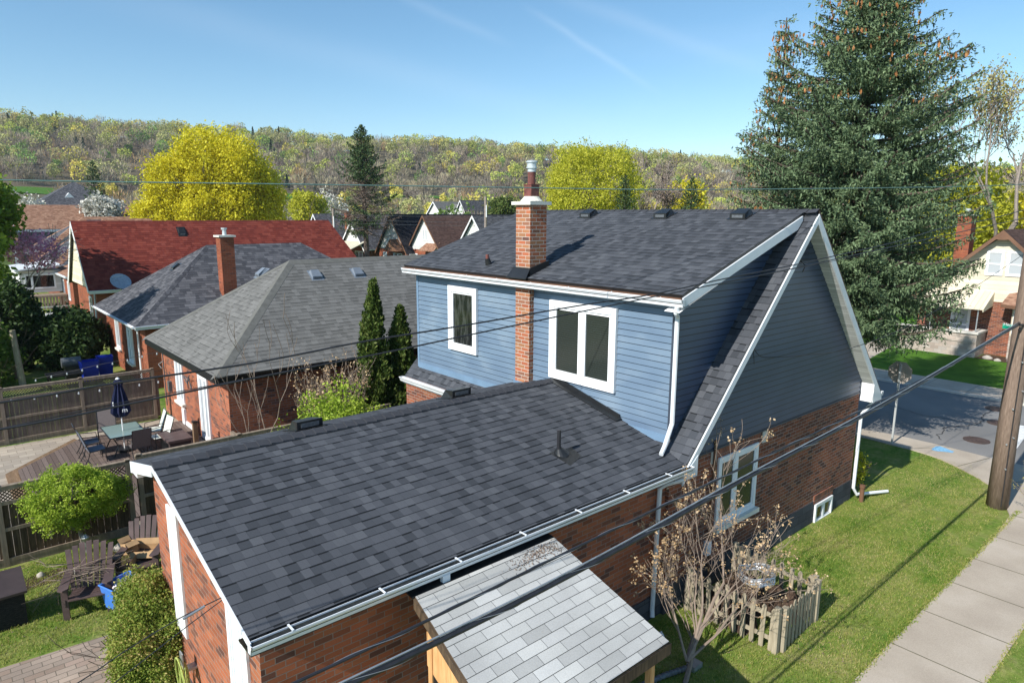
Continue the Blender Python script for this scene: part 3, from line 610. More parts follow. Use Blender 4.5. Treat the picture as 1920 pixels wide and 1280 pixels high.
# dormer eave gutter
m=MB(); m.box(10.6,7.34,6.30,10.62,17.0,6.46); m.build('fascia_board',MT['white'],hs_)
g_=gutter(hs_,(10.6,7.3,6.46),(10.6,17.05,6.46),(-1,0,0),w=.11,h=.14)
m=MB(); m.box(10.50,7.34,6.452,10.63,17.0,6.482); m.build('brown_flashing',MT['brown_trim'],hs_)
downspout(hs_,[(10.53,7.42,6.33),(10.55,7.46,6.2),(10.8,7.6,6.08),(10.83,7.62,5.9),(10.83,7.62,3.95),(10.62,7.62,3.52),(10.42,7.55,3.42)])
# skirt eave gutter (far part)
m=MB(); m.box(10.5,12.6,3.02,10.55,17.12,3.2); m.build('fascia_board',MT['white_old'],hs_)
gutter(hs_,(10.52,12.4,3.2),(10.52,17.16,3.2),(-1,0,0),w=.13,h=.13,dark_fill=False,mat='white_old')
m=MB(); m.box(10.5,7.1,3.02,10.56,8.6,3.16); m.build('fascia_board',MT['white'],hs_)
downspout(hs_,[(19.86,7.2,2.97),(19.82,7.25,2.83),(19.42,7.34,2.55),(19.38,7.35,2.4),(19.36,7.35,.35),(19.45,7.28,.16),(20.55,6.85,.09)])
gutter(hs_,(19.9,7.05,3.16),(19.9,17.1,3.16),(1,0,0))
downspout(hs_,[(12.05,7.37,3.4),(12.02,7.36,.7),(12.02,7.3,.2)],.05,'brown_trim','vent_stack')
m=MB(); m.tube([(18.95+.45,7.12,-.02),(18.95+.45,7.12,.42)],.06,12); m.tube([(19.4,7.12,.42),(19.4,7.12,.5)],.075,12); m.build('clay_drain_pipe',MT['brown_trim'],hs_)
# windows
fr=FX(DX-.03,0,0)
window(hs_,(V(DX-.03,15.13,0),V(0,-1,0),UP,V(-1,0,0)),0,1.26,4.32,6.09,.15,.05,(),'glass','white',.07)
window(hs_,(V(DX-.03,11.11,0),V(0,-1,0),UP,V(-1,0,0)),0,2.0,4.26,6.08,.15,.055,(1.01,),'glass_blind','white',.07)
frg=(V(12.25,GY-.002,0),V(1,0,0),UP,V(0,-1,0))
window(hs_,frg,0,1.62,1.38,2.94,.1,.05,(.7,),'glass_blind','white',.04,True)
m=MB(); m.box(12.18,GY-.008,2.95,14.04,GY+.02,3.15); m.build('soldier_lintel',MT['brick_solid'],hs_)
for a in (11.97,14.05): m=MB(); m.box(a,GY-.02,2.87,a+.2,GY+.02,3.15); m.build('lintel_block',MT['conc'],hs_)
window(hs_,(V(17.05,GY-.022,0),V(1,0,0),UP,V(0,-1,0)),0,1.0,-.05,.5,.07,.04,(.5,),'glass','white',.05)
m=MB(); m.box(17.0,GY-.03,.52,18.1,GY+.02,.75); m.build('soldier_lintel',MT['brick_solid'],hs_)
m=MB(); m.box(15.8,GY-.045,.85,15.82,GY,.86)
# gable vent
m=MB()
for i in range(7):
    z=7.02+i*.07; hw=.32-.035*i if z>7.3 else .32
    m.ext([(RX-hw,GY-.05,z),(RX+hw,GY-.05,z),(RX+hw,GY-.02,z+.05),(RX-hw,GY-.02,z+.05)],(0,.012,0))
m.box(RX-.36,GY-.06,6.95,RX+.36,GY-.02,7.0); m.build('gable_vent',MT['navy_trim'],hs_)
# outlet box and cables fixed on the gable
m=MB(); m.box(11.9,GY-.1,.85,12.05,GY,1.15); m.build('outlet_box',MT['white'],hs_)
# chimney
CX0,CX1,CY0,CY1=10.72,11.24,11.72,12.22
m=MB(); m.box(CX0,CY0,3.7,CX1,CY1,8.22); ch=m.build('chimney',MT['brick_chim'],hs_)
m=MB(); m.box(CX0-.08,CY0-.08,8.223,CX1+.08,CY1+.08,8.30); cx,cyy=(CX0+CX1)/2,(CY0+CY1)/2
m.tube([(cx,cyy,8.31),(cx,cyy,8.36),(cx,cyy,8.42)],[.27,.22,.17],16); m.build('cap',MT['conc_cap'],ch)
m=MB(); m.box(cx-.125,cyy-.125,8.38,cx+.125,cyy+.125,8.68); m.box(cx-.14,cyy-.14,8.68,cx+.14,cyy+.14,8.70); m.tube([(cx,cyy,8.70),(cx,cyy,8.98)],.092,16); m.build('flue',MT['copper'],ch)
m=MB(); m.tube([(cx,cyy,8.98),(cx,cyy,9.06)],[.098,.098],18); m.tube([(cx,cyy,9.06),(cx,cyy,9.09)],[.13,.13],18); m.tube([(cx,cyy,9.09),(cx,cyy,9.19)],[.112,.112],18); m.tube([(cx,cyy,9.19),(cx,cyy,9.22),(cx,cyy,9.24)],[.14,.14,.09],18); m.build('flue_cap',MT['silver'],ch)
m=MB(); e=.05
m.ext([(CX0-e,CY0-e,dz(CX0)-.02),(CX1+e,CY0-e,dz(CX1)-.02),(CX1+e,CY0-e,dz(CX1)+.16),(CX0-e,CY0-e,dz(CX0)+.17)],(0,CY1-CY0+2*e,0))
m.ext([(CX0-e,CY0-e,dz(CX0)+.15),(CX0-e,CY1+e,dz(CX0)+.15),(CX0-.22,CY1+.1,dz(CX0-.22)+.02),(CX0-.22,CY0-.1,dz(CX0-.22)+.02)],(0,0,-.02)); m.build('flashing',MT['black'],ch)
m=MB(); m.box(CX0-.03,CY0-.03,3.72,CX0+.3,CY1+.03,3.98); m.build('metal_base_wrap',MT['blue_trim'],ch)
# roof vents on the dormer roof
def roofvent(x,y,z,slope,parent,along='x',mat='black',name='roof_vent',s=1.):
    m=MB(); P=lambda a,b,c:(x+a*s,y+b*s,z+a*s*slope+c*s) if along=='x' else (x+b*s,y+a*s,z+a*s*slope+c*s)
    L,W,Hh=.19,.2,.13
    m.hexa([P(-L,-W,-.01),P(L,-W,-.01),P(L,W,-.01),P(-L,W,-.01),P(-L,-W,Hh),P(L*.55,-W*.75,Hh+.02),P(L*.55,W*.75,Hh+.02),P(-L,W,Hh)])
    m.hexa([P(-L-.05,-W-.05,-.005),P(L+.06,-W-.05,-.005),P(L+.06,W+.05,-.005),P(-L-.05,W+.05,-.005),P(-L-.05,-W-.05,.012),P(L+.06,-W-.05,.012),P(L+.06,W+.05,.012),P(-L-.05,W+.05,.012)])
    o=m.build(name,MT[mat],parent)
    m=MB(); m.hexa([P(-L-.006,-W*.7,.03),P(-L,-W*.7,.03),P(-L,W*.7,.03),P(-L-.006,W*.7,.03),P(-L-.006,-W*.7,.095),P(-L,-W*.7,.095),P(-L,W*.7,.095),P(-L-.006,W*.7,.095)]); m.build('grille',MT['cable_grey'],o)
    return o
for y in (13.6,10.95,8.72): roofvent(14.75,y,dz(14.75)+.01,DS2,hs_)
m=MB(); m.tube([(11.1,13.72,dz(11.1)-.02),(11.05,13.72,dz(11.1)+.16)],[.09,.062],14); vp=m.build('vent_pipe',MT['black'],hs_)
m=MB(); m.tube([(11.05,13.72,dz(11.1)+.15),(11.05,13.72,dz(11.1)+.26)],.045,12); m.build('pipe_end',MT['copper'],vp)
# ------------------------------------------------------------------ rear wing
EY=11.0; EZ=4.2; SE=.2385; EX0=2.27
ez=lambda y: EZ-SE*abs(EY-y)
m=MB(); m.ext([(2.5,7.5,.5),(2.5,7.5,ez(7.5)-.1),(2.5,EY,EZ-.1),(2.5,12.15,ez(12.15)-.1),(2.5,12.15,.5)],(8.05,0,0)); m.build('rear_wing_wall',MT['brick'],hs_)
m=MB(); m.box(2.49,7.48,-.1,10.56,12.17,.5); m.build('foundation',MT['found'],hs_)
roofslab('rear_wing_roof',[(EX0,7.13,ez(7.13)),(10.99,7.13,ez(7.13)),(10.99,EY,EZ),(EX0,EY,EZ)],MT['sh_char'],hs_)
roofslab('rear_wing_roof',[(EX0,EY,EZ),(10.99,EY,EZ),(10.99,12.5,ez(12.5)),(EX0,12.5,ez(12.5))],MT['sh_char'],hs_)
m=MB()
for i in range(44):
    a=EX0-.01+i*.2; uv=[(i*.7,.01),(i*.7,.14),(i*.7+.2,.14),(i*.7+.2,.01)]; l0,l1=.045,.022
    if a>10.95: break
    m.face([(a,EY-.16,EZ-.16*SE+l0),(a,EY,EZ+l0+.015),(a+.2,EY,EZ+l1+.015),(a+.2,EY-.16,EZ-.16*SE+l1)],uv)
    m.face([(a,EY,EZ+l0+.015),(a,EY+.16,EZ-.16*SE+l0),(a+.2,EY+.16,EZ-.16*SE+l1),(a+.2,EY,EZ+l1+.015)],uv)
    m.face([(a,EY-.16,EZ-.16*SE),(a,EY,EZ),(a,EY,EZ+l0+.015),(a,EY-.16,EZ-.16*SE+l0)],uv)
    m.face([(a,EY-.16,EZ-.16*SE),(a+.2,EY-.16,EZ-.16*SE),(a+.2,EY-.16,EZ-.16*SE+l1),(a,EY-.16,EZ-.16*SE+l0)],[(0,.002)]*4)
m.build('ridge_cap',MT['sh_cap'],hs_)
m=MB(); xx=EX0-.022
m.ext([(xx,7.05,ez(7.05)+.005),(xx,EY,EZ-.0),(xx,EY,EZ-.08),(xx,7.05,ez(7.05)-.07)],(.02,0,0)); m.ext([(xx,EY,EZ),(xx,12.52,ez(12.52)),(xx,12.52,ez(12.52)-.2),(xx,EY,EZ-.18)],(.02,0,0)); m.build('rake_board',MT['white_met'],hs_)
m=MB(); m.face([(EX0,7.1,ez(7.1)-.12),(2.5,7.1,ez(7.1)-.12),(2.5,EY,EZ-.12),(EX0,EY,EZ-.12)]); m.face([(EX0,EY,EZ-.14),(2.5,EY,EZ-.14),(2.5,12.5,ez(12.5)-.16),(EX0,12.5,ez(12.5)-.16)]); m.box(EX0,12.15,ez(12.5)-.2,10.5,12.52,ez(12.5)-.12); m.build('soffit',MT['white'],hs_)
m=MB(); m.box(2.5,7.1,3.1,10.56,7.125,3.26); m.box(EX0,7.1,3.06,10.5,7.5,3.08); m.build('fascia_board',MT['black'],hs_)
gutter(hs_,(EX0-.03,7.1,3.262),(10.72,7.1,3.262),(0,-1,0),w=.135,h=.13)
downspout(hs_,[(10.5,7.03,3.14),(10.5,7.06,3.04),(10.3,7.3,2.92),(10.25,7.42,2.8),(10.2,7.43,.25),(10.15,7.38,.12)])
m=MB(); m.box(4.85,7.0,3.02,4.97,7.07,3.14); m.build('gutter_bracket',MT['white_met'],hs_)
# flashing where the wing roof meets the blue wall
m=MB(); m.ext([(10.81,8.95,ez(8.95)+.02),(10.81,EY,EZ+.03),(10.81,EY,EZ+.13),(10.81,8.95,ez(8.95)+.11)],(.03,0,0)); m.ext([(10.66,8.9,ez(8.9)+.014),(10.66,EY,EZ+.02),(10.82,EY,EZ+.05),(10.82,8.9,ez(8.9)+.045)],(0,0,.014)); m.build('step_flashing',MT['black'],hs_)
m=MB(); m.tube([(8.6,8.5,ez(8.5)-.02),(8.58,8.5,ez(8.5)+.04),(8.55,8.5,ez(8.5)+.12)],[.17,.12,.055],16); o=m.build('vent_pipe',MT['black'],hs_)
m=MB(); m.tube([(8.55,8.5,ez(8.5)+.1),(8.55,8.5,ez(8.5)+.47)],.038,12); m.build('pipe_end',MT['rubber'],o)
m=MB(); m.face([(8.45,8.1,ez(8.1)+.011),(8.9,8.25,ez(8.25)+.011),(8.95,8.55,ez(8.55)+.011),(8.4,8.6,ez(8.6)+.011)]); m.build('pipe_flange',MT['black'],o)
for x in (5.05,8.55): roofvent(x,11.75,ez(11.75)+.01,-SE,hs_,'y',s=1.25)
frL=lambda y:(V(2.498,y,0),V(0,-1,0),UP,V(-1,0,0))
window(hs_,frL(11.3),0,.56,1.3,3.42,.08,.035,(),'white','white',.035)
window(hs_,frL(8.6),0,.72,.3,3.05,.09,.04,(.36,),'white','white',.035,name='patio_door')
# coil of hose on the wing wall
hz=thing('garden_hose','coiled yellow and green garden hose hanging on the brick wing wall','hose',(2.35,10.35,.5))
m=MB()
for k in range(7):
    r=.20+.022*k; pts=[(2.34-.012*k-.03*math.sin(a*1.3+k),10.45+.75*r*math.cos(a),.62+(r*1.75)*math.sin(a)-.05*math.sin(k*2)) for a in np.linspace(0,6.283,26)]
    m.tube(pts,.014,6)
m.build('hose_coil',MT['hose'],hz)
m=MB(); m.box(2.3,10.38,.98,2.5,10.52,1.02); m.box(2.29,10.38,.9,2.31,10.52,1.3); m.build('hanger',MT['wiresilver'],hz)
# ------------------------------------------------------------------ lean-to
lt=thing('lean_to_shelter','pine-framed lean-to with pale silver shingle roof against the brick wing wall','shelter',(5.9,6.2,0))
TZ,TL=3.04,2.30; TY0,TY1=6.97,4.84
tz=lambda y: TL+(TZ-TL)*(y-TY1)/(TY0-TY1)
roofslab('roof',[(4.18,TY1,TL),(7.06,TY1,TL),(6.94,TY0,TZ),(4.38,TY0,TZ)],MT['sh_pale'],lt,.03,.16,.004,MT['fence_dark'])
m=MB(); m.ext([(4.34,TY0+.003,TZ-.02),(6.96,TY0+.003,TZ-.02),(6.96,7.49,TZ+.02),(4.34,7.49,TZ+.02)],(0,0,.02)); m.build('flashing',MT['black'],lt)
m=MB(); m.ext([(4.15,TY1,TL-.02),(4.35,TY0,TZ-.02),(4.35,TY0,TZ-.16),(4.15,TY1,TL-.15)],(.03,0,0)); m.box(4.18,TY1-.03,TL-.18,7.08,TY1,TL-.02); m.ext([(7.04,TY1,TL-.03),(6.92,TY0,TZ-.03),(6.92,TY0,TZ-.16),(7.04,TY1,TL-.16)],(.0295,0,0)); m.build('edge_board',MT['fence_dark'],lt)
m=MB(); m.ext([(4.40,TY1+.15,TL-.13),(4.50,TY0-.08,TZ-.18),(4.50,TY0-.08,TZ-.52),(4.40,TY1+.15,TL-.44)],(.05,0,0)); m.ext([(4.42,TY1+.25,TL-.4),(4.48,TY0-.1,TZ-.5),(4.48,TY0-.1,TZ-1.0),(4.42,TY1+.25,TL-.95)],(.03,0,0)); m.build('side_panel',MT['pine'],lt)
for (x,y) in ((4.46,TY0-.2),(4.38,TY1+.12),(6.78,TY1+.12)):
    m=MB(); m.box(x,y-.045,0,x+.09,y+.045,tz(y)-.12); m.build('post',MT['pine'],lt)
m=MB(); m.box(4.5,TY1+.15,-.02,6.9,TY0,.25); m.build('floor_deck',MT['deck'],lt)
m=MB(); m.ext([(4.48,TY1+.2,TL-.95),(4.48,TY0-.15,TZ-1.0),(4.48,TY0-.15,.25),(4.48,TY1+.2,.25)],(.02,0,0)); m.build('screen_panel',MT['black'],lt)
# ------------------------------------------------------------------ neighbouring houses
def hiproof(root,x0,x1,y0,y1,ze,slope,mat,capmat,h=.18,lap=.006,ends=(True,True),name='roof',capw=.14):
    """hip roof with its ridge along X; ends: hipped at x0 / x1"""
    ym=(y0+y1)/2; run=(y1-y0)/2; zr=ze+run*slope; xa=x0+run if ends[0] else x0; xb=x1-run if ends[1] else x1
    A,B,C_,D_=(x0,y0,ze),(x1,y0,ze),(x1,y1,ze),(x0,y1,ze); E1,E2=(xa,ym,zr),(xb,ym,zr)
    roofslab(name,[A,B,E2,E1],mat,root,h=h,lap=lap); roofslab(name,[C_,D_,E1,E2],mat,root,h=h,lap=lap)
    if ends[0]: roofslab(name,[D_,A,E1],mat,root,h=h,lap=lap)
    if ends[1]: roofslab(name,[B,C_,E2],mat,root,h=h,lap=lap)
    m=MB()
    def cap(p,q):
        p,q=Vector(p),Vector(q); d=(q-p).normalized(); s=d.cross(UP).normalized()*capw; 
        dn=UP*(-capw*slope*(.7 if abs(d.z)>.05 else 1))+UP*.012
        m.face([p-s+dn,p+UP*.03,q+UP*.03,q-s+dn]); m.face([p+UP*.03,p+s+dn,q+s+dn,q+UP*.03])
    cap(E1,E2)
    if ends[0]: cap(A,E1); cap(D_,E1)
    if ends[1]: cap(B,E2); cap(C_,E2)
    m.build('ridge_cap',capmat,root); return E1,E2,zr
def chim(root,x0,x1,y0,y1,z0,z1,mat,pot='silver',cap='conc_cap'):
    m=MB(); m.box(x0,y0,z0,x1,y1,z1); c=m.build('chimney',mat,root)
    m=MB(); m.box(x0-.08,y0-.08,z1+.002,x1+.08,y1+.08,z1+.09); m.build('cap',MT[cap],c)
    if pot: 
        m=MB(); m.tube([((x0+x1)/2,(y0+y1)/2,z1+.09),((x0+x1)/2,(y0+y1)/2,z1+.35),((x0+x1)/2,(y0+y1)/2,z1+.36),((x0+x1)/2,(y0+y1)/2,z1+.45)],[.1,.09,.14,.14],12); m.build('flue_pipe',MT[pot],c)
    return c

def lettering(name,body,size,parent,loc,rot,mat,align='LEFT',extr=.003):
    tx=D.curves.new('glyphs','FONT'); tx.body=body; tx.size=size; tx.extrude=extr; tx.align_x=align; tx.align_y='CENTER' if align=='CENTER' else 'TOP_BASELINE'
    to=D.objects.new('glyphs',tx); COL.objects.link(to); dg=bpy.context.evaluated_depsgraph_get(); me=D.meshes.new_from_object(to.evaluated_get(dg)); D.objects.remove(to)
    o=D.objects.new(name,me); COL.objects.link(o); o.parent=parent; o.location=loc; o.rotation_euler=rot; me.materials.clear(); me.materials.append(mat); return o
# nearest neighbour, weathered grey hip roof
h1=thing('house','red brick house with weathered light grey hip roof, behind the two columnar cedars','house',(12,25.5,0))
m=MB(); m.box(6.8,21.55,0,21,29.45,3.05); m.build('brick_wall',MT['brick'],h1)
E1,E2,zr=hiproof(h1,6.35,21.5,21.15,29.9,3.05,.72,MT['sh_grey'],MT['sh_greycap'],capw=.2)
m=MB(); m.box(6.4,21.1,2.82,21.4,21.2,3.03); m.box(6.33,21.2,2.82,6.42,29.85,3.03); m.face([(6.4,21.2,2.85),(21,21.2,2.85),(21,21.6,2.85),(6.4,21.6,2.85)]); m.build('fascia_board',MT['black'],h1)
gutter(h1,(6.35,21.13,3.06),(19,21.13,3.06),(0,-1,0),mat='black',dark_fill=False)
frh=lambda X_,y:(V(X_-.002,y,0),V(0,-1,0),UP,V(-1,0,0))
window(h1,frh(6.8,27.45),0,.95,.95,2.62,.09,.04,(.475,),'glass_pale','white',.05,True)
window(h1,frh(6.8,24.55),0,1.0,.18,2.5,.1,.05,(.5,),'glass_pale','white',.06,name='patio_door')
for (x,y,) in ((9.0,24.4),(11.4,24.75),(13.2,24.75),):
    z=3.05+(y-21.15)*.72; 
    if x<9.5: roofvent(10.0,26.6,3.05+(10.0-6.35)*.72,.72,h1,mat='greypanel')
    else: roofvent(x,y,z,.72,h1,'y',mat='greypanel')
m=MB(); m.tube([(6.76,28.85,3.0),(6.72,28.9,2.6),(6.72,28.9,.4)],.022,6); m.tube([(6.7,28.9,2.2),(6.55,28.95,2.1),(6.62,28.8,1.95)],.02,6); m.box(6.68,28.2,1.1,6.8,28.4,1.5); m.build('service_conduit',MT['cable_grey'],h1)
m=MB(); m.box(6.72,26.55,.15,6.82,26.85,.75); m.box(6.74,25.7,.15,6.8,26.5,.3); m.build('meter_box',MT['white'],h1)
tag(MB().tube([(6.7,25.62,1.75),(6.66,25.5,2.05),(6.7,25.35,2.3)],.02,6).tube([(6.7,25.5,2.05),(6.6,25.8,2.25),(6.68,25.55,1.9)],.018,6).tube([(6.7,25.5,2.1),(6.6,25.15,2.28),(6.68,25.1,1.85),(6.7,25.4,1.95)],.018,6).build('wall_ornament',MT['cable_grey'],h1))
# second neighbour, slate hip roof
h2=thing('house','red brick house with slate grey hip roof and tall brick chimney, beyond the grey-roofed house','house',(12,38,0))
m=MB(); m.box(7.2,33.65,0,21,42.3,3.05); m.build('brick_wall',MT['brick_red'],h2)
hiproof(h2,6.72,21.4,33.25,42.7,3.0,.70,MT['sh_slate'],MT['sh_slate'],capw=.16)
gutter(h2,(6.7,33.23,3.03),(21,33.23,3.03),(0,-1,0),dark_fill=False,w=.14,h=.15); gutter(h2,(6.7,42.6,3.03),(6.7,33.25,3.03),(-1,0,0),dark_fill=False,h=.1)
c_=chim(h2,11.0,11.65,34.35,35.0,3.5,6.85,MT['brick_red'])
window(h2,frh(7.2,40.0),0,.9,1.05,2.72,.08,.04,(),'glass_pale','white',.05,True); window(h2,frh(7.2,37.3),0,1.05,.75,2.5,.1,.05,(.52,),'glass_pale','white',.06,True)
downspout(h2,[(7.0,34.75,2.9),(7.1,34.7,2.6),(7.1,34.7,.1)])
roofvent(9.9,38.2,3.0+(9.9-6.72)*.7,.7,h2)
# small white side gate shed wall bits between h1 and h2
# red roofed house
h3=thing('house','brick house with long bright red shingle gable roof','house',(16,54.7,0))
m=MB(); m.box(8.3,51.3,0,26,58.2,3.2); m.build('brick_wall',MT['brick_red'],h3)
m=MB(); m.ext([(8.0,50.95,3.1),(8.0,54.75,7.25),(8.0,58.5,3.1)],(17.7,0,0)); m.build('gable_wall',MT['csiding'],h3)
RXE=26.6
roofslab('roof',[(7.8,50.75,3.0),(RXE+1.6,50.75,3.0),(RXE,54.75,7.45),(7.8,54.75,7.45)],MT['sh_red'],h3,h=.2,lap=.01); roofslab('roof',[(RXE+1.6,58.75,3.0),(7.8,58.75,3.0),(7.8,54.75,7.45),(RXE,54.75,7.45)],MT['sh_red'],h3,h=.2)
m=MB(); m.ext([(7.78,50.7,2.95),(7.78,54.75,7.42),(7.78,54.75,7.05),(7.78,51.0,2.85)],(.04,0,0)); m.ext([(7.78,58.8,2.95),(7.78,54.75,7.42),(7.78,54.75,7.05),(7.78,58.5,2.85)],(.04,0,0)); m.build('rake_board',MT['white'],h3)
m=MB(); m.ext([(7.96,50.9,3.0),(7.96,53.2,5.5),(7.96,52.2,3.0)],(.03,0,0)); m.build('soffit',MT['white'],h3)
gutter(h3,(7.8,50.73,3.02),(RXE,50.73,3.02),(0,-1,0),dark_fill=False,w=.16,h=.2)
roofvent(14.6,54.0,6.65,1.11,h3,'y',s=1.2)
m=MB(); m.tube([(8.25,51.6,2.8),(8.2,51.6,.1)],.05,8); m.build('downspout',MT['white_old'],h3)
window(h3,frh(8.3,53.9),0,1.0,.7,2.4,.08,.04,(),'glass','white_old',.05)
sat=thing('satellite_dish','round pale satellite dish at the eave of the red shingle roof','satellite dish',(9.55,50.3,3.1))
m=MB(); dn=V(.1,-.75,.66).normalized(); a_=dn.orthogonal().normalized(); b_=dn.cross(a_); cc=V(9.55,50.1,3.55)
for i in range(20):
    for (r0,r1) in ((0.,.4),(.4,.62)):
        t0,t1=2*math.pi*i/20,2*math.pi*(i+1)/20; P=lambda r,t: cc+(a_*math.cos(t)+b_*math.sin(t))*r+dn*(.25*r*r)
        m.face([P(r0,t0),P(r1,t0),P(r1,t1),P(r0,t1)] if r0>0 else [P(0,0),P(r1,t0),P(r1,t1)])
m.build('dish',MT['wiresilver'],sat); m=MB(); m.tube([cc,cc+V(0,.15,-.3),(9.6,50.6,3.0)],.03,8); m.tube([cc-b_*.6,cc+dn*.7],.015,6); m.build('dish_arm',MT['post'],sat)
# small tan roofed rear wing with bay behind the red house, then hip houses further off
h4=thing('house','brick house with tan hip roof and low tan rear wing, left of the red roof','house',(16,65,0))
m=MB(); m.box(8.5,61.8,0,12,69,3.1); m.build('rear_wing_wall',MT['brick_red'],h4)
hiproof(h4,8.1,16,61.3,69.6,3.15,.42,MT['sh_tan'],MT['sh_tan'],h=.2)
gutter(h4,(8.1,61.28,3.17),(14,61.28,3.17),(0,-1,0),dark_fill=False,w=.15,h=.2); gutter(h4,(8.08,69.5,3.17),(8.08,61.3,3.17),(-1,0,0),dark_fill=False,h=.15)
window(h4,frh(8.5,66.6),0,.8,.8,2.6,.08,.04,(),'glass_pale','white',.05); window(h4,frh(8.5,64.2),0,1.0,1.1,2.6,.08,.04,(),'glass_pale','white',.05)
h5=thing('house','brick house with dark grey hip roof edged in tan, furthest left behind the pink blossom','house',(17,80,0))
m=MB(); m.box(9.2,74.8,0,24,84.5,3.2); m.build('brick_wall',MT['brick_red'],h5)
hiproof(h5,8.7,24,74.0,85.2,3.25,.74,MT['sh_slate'],MT['sh_tan'],h=.2,capw=.55)
gutter(h5,(8.7,73.98,3.27),(20,73.98,3.27),(0,-1,0),dark_fill=False,w=.2,h=.25)
h5b=thing('house','house with brown and grey hip roof, ridge just left of the red roof peak','house',(17,93,0))
m=MB(); m.box(9.6,90,0,24,100,3.2); m.build('brick_wall',MT['brick_red'],h5b)
hiproof(h5b,9.0,26,89,101,3.3,.7,MT['sh_slate'],MT['sh_tan'],h=.2,capw=.5)
# white rear porch with deck and balcony left of the brick wing
pc=thing('rear_porch','white enclosed rear porch with sliding window above a grey timber balcony','porch',(6.6,70,0))
m=MB(); m.box(5.6,66.5,1.6,8.4,72.5,3.35); m.build('porch_wall',MT['wsiding'],pc); m=MB(); m.ext([(5.3,66.1,3.36),(8.5,66.1,3.7),(8.5,66.1,3.82),(5.3,66.1,3.48)],(0,6.8,0)); m.build('porch_roof',MT['white_old'],pc)
window(pc,(V(5.9,66.498,0),V(1,0,0),UP,V(0,-1,0)),0,2.1,1.9,3.1,.09,.04,(.5,),'glass','white',.05)
m=MB(); m.box(5.4,64.6,1.35,8.45,66.45,1.5); 
for i in range(14): m.box(5.45+i*.22,64.62,.4,5.6+i*.22,64.66,1.35)
m.build('balcony_rail',MT['fence_rail'],pc)
m=MB(); m.box(5.4,62.8,-.1,8.4,64.5,.12); 
for i in range(12): m.box(5.45+i*.25,62.84,.12,5.49+i*.25,62.88,.75)
m.box(5.4,62.82,.75,8.4,62.9,.82); m.build('lower_deck_rail',MT['white_old'],pc)
# tan roof with grey-blue upper wall, far left
h6=thing('house','long tan roofed house with pale blue upper wall and white gable edge, far left','house',(12,112,0))
m=MB(); m.box(9.5,106,0,29,116,5.9); m.build('upper_wall',MT['greypanel'],h6)
roofslab('roof',[(9.0,105.3,5.9),(19.5,105.3,5.9),(19.0,110.8,9.0),(9.0,110.8,9.0)],MT['sh_tan'],h6,h=.3); roofslab('roof',[(19.55,106.5,5.9),(29.5,106.5,5.9),(29.0,111.6,8.9),(19.6,111.6,8.9)],MT['sh_tan'],h6,h=.3)
roofslab('roof',[(-2,98,3.6),(8.95,101,3.6),(8.95,110.8,8.4),(-2,110.8,8.4)],MT['sh_tan'],h6,h=.3)
m=MB(); m.ext([(8.98,101,3.5),(8.98,110.8,9.0),(8.98,110.8,8.6),(8.98,101,3.1)],(.06,0,0)); m.build('rake_board',MT['white'],h6)
m=MB(); m.box(9.3,105.2,5.55,19.6,105.4,5.85); m.build('fascia_board',MT['white_old'],h6)
chim(h6,24.1,24.9,108.3,109.1,6.2,8.8,MT['brick_red'])
m=MB(); m.ext([(19.5,105.5,5.9),(21.0,105.5,5.9),(19.5,110.5,8.05)],(.05,0,.05)); m.build('valley_flashing',MT['black'],h6)
h7=thing('house','dark slate hip roofed house with tiny white dormer gable, among trees far left','house',(22,150,0))
m=MB(); m.box(16.5,146,0,29,158,9.3); m.build('brick_wall',MT['brick_red'],h7); hiproof(h7,15.8,30,145,159,9.3,.62,MT['sh_slate'],MT['sh_slate'],h=.3)
m=MB(); m.ext([(20.5,147.2,10.6),(22.1,147.2,10.6),(21.3,147.2,11.5)],(0,1.5,0)); m.box(20.7,147.3,9.8,21.9,148.8,10.6); m.build('dormer_gable',MT['white'],h7)
# far row across the street: fronts face -X
def farhouse(label,yc,wd,x0,ln,ze,zr,roof,wallm,gab,wind='pair',side=None,trimm='white'):
    t=thing('house',label,'house',(x0+ln/2,yc,0)); y0,y1=yc-wd/2,yc+wd/2; ov=.45
    m=MB(); m.box(x0,y0,0,x0+ln,y1,ze); m.build('brick_wall',MT[wallm],t)
    m=MB(); sl=(zr-ze)/(wd/2); m.ext([(x0-.02,y0,ze+.005),(x0-.02,y1,ze+.005),(x0-.02,yc,zr-.12)],(ln,0,0)); m.build('gable_wall',MT[gab],t)
    roofslab('roof',[(x0-ov,y0-ov,ze-ov*sl),(x0+ln,y0-ov,ze-ov*sl),(x0+ln,yc,zr),(x0-ov,yc,zr)],MT[roof],t,h=.25,lap=.01)
    roofslab('roof',[(x0+ln,y1+ov,ze-ov*sl),(x0-ov,y1+ov,ze-ov*sl),(x0-ov,yc,zr),(x0+ln,yc,zr)],MT[roof],t,h=.25,lap=.01)
    m=MB()
    for s_ in (-1,1):
        m.ext([(x0-ov-.03,yc,zr-.03),(x0-ov-.03,yc+s_*(wd/2+ov),ze-ov*sl-.03),(x0-ov-.03,yc+s_*(wd/2+ov),ze-ov*sl-.28),(x0-ov-.03,yc,zr-.33)],(.05,0,0))
    m.build('rake_board',MT[trimm],t)
    if wind: window(t,(V(x0-.025,yc+.55,0),V(0,-1,0),UP,V(-1,0,0)),0,1.1,ze+1.2,ze+2.7,.1,.05,(.55,),'glass_pale','white',.06)
    gutter(t,(x0,y0-ov-.02,ze-ov*sl+.02),(x0+ln,y0-ov-.02,ze-ov*sl+.02),(0,-1,0),dark_fill=False,w=.14,h=.14)
    return t
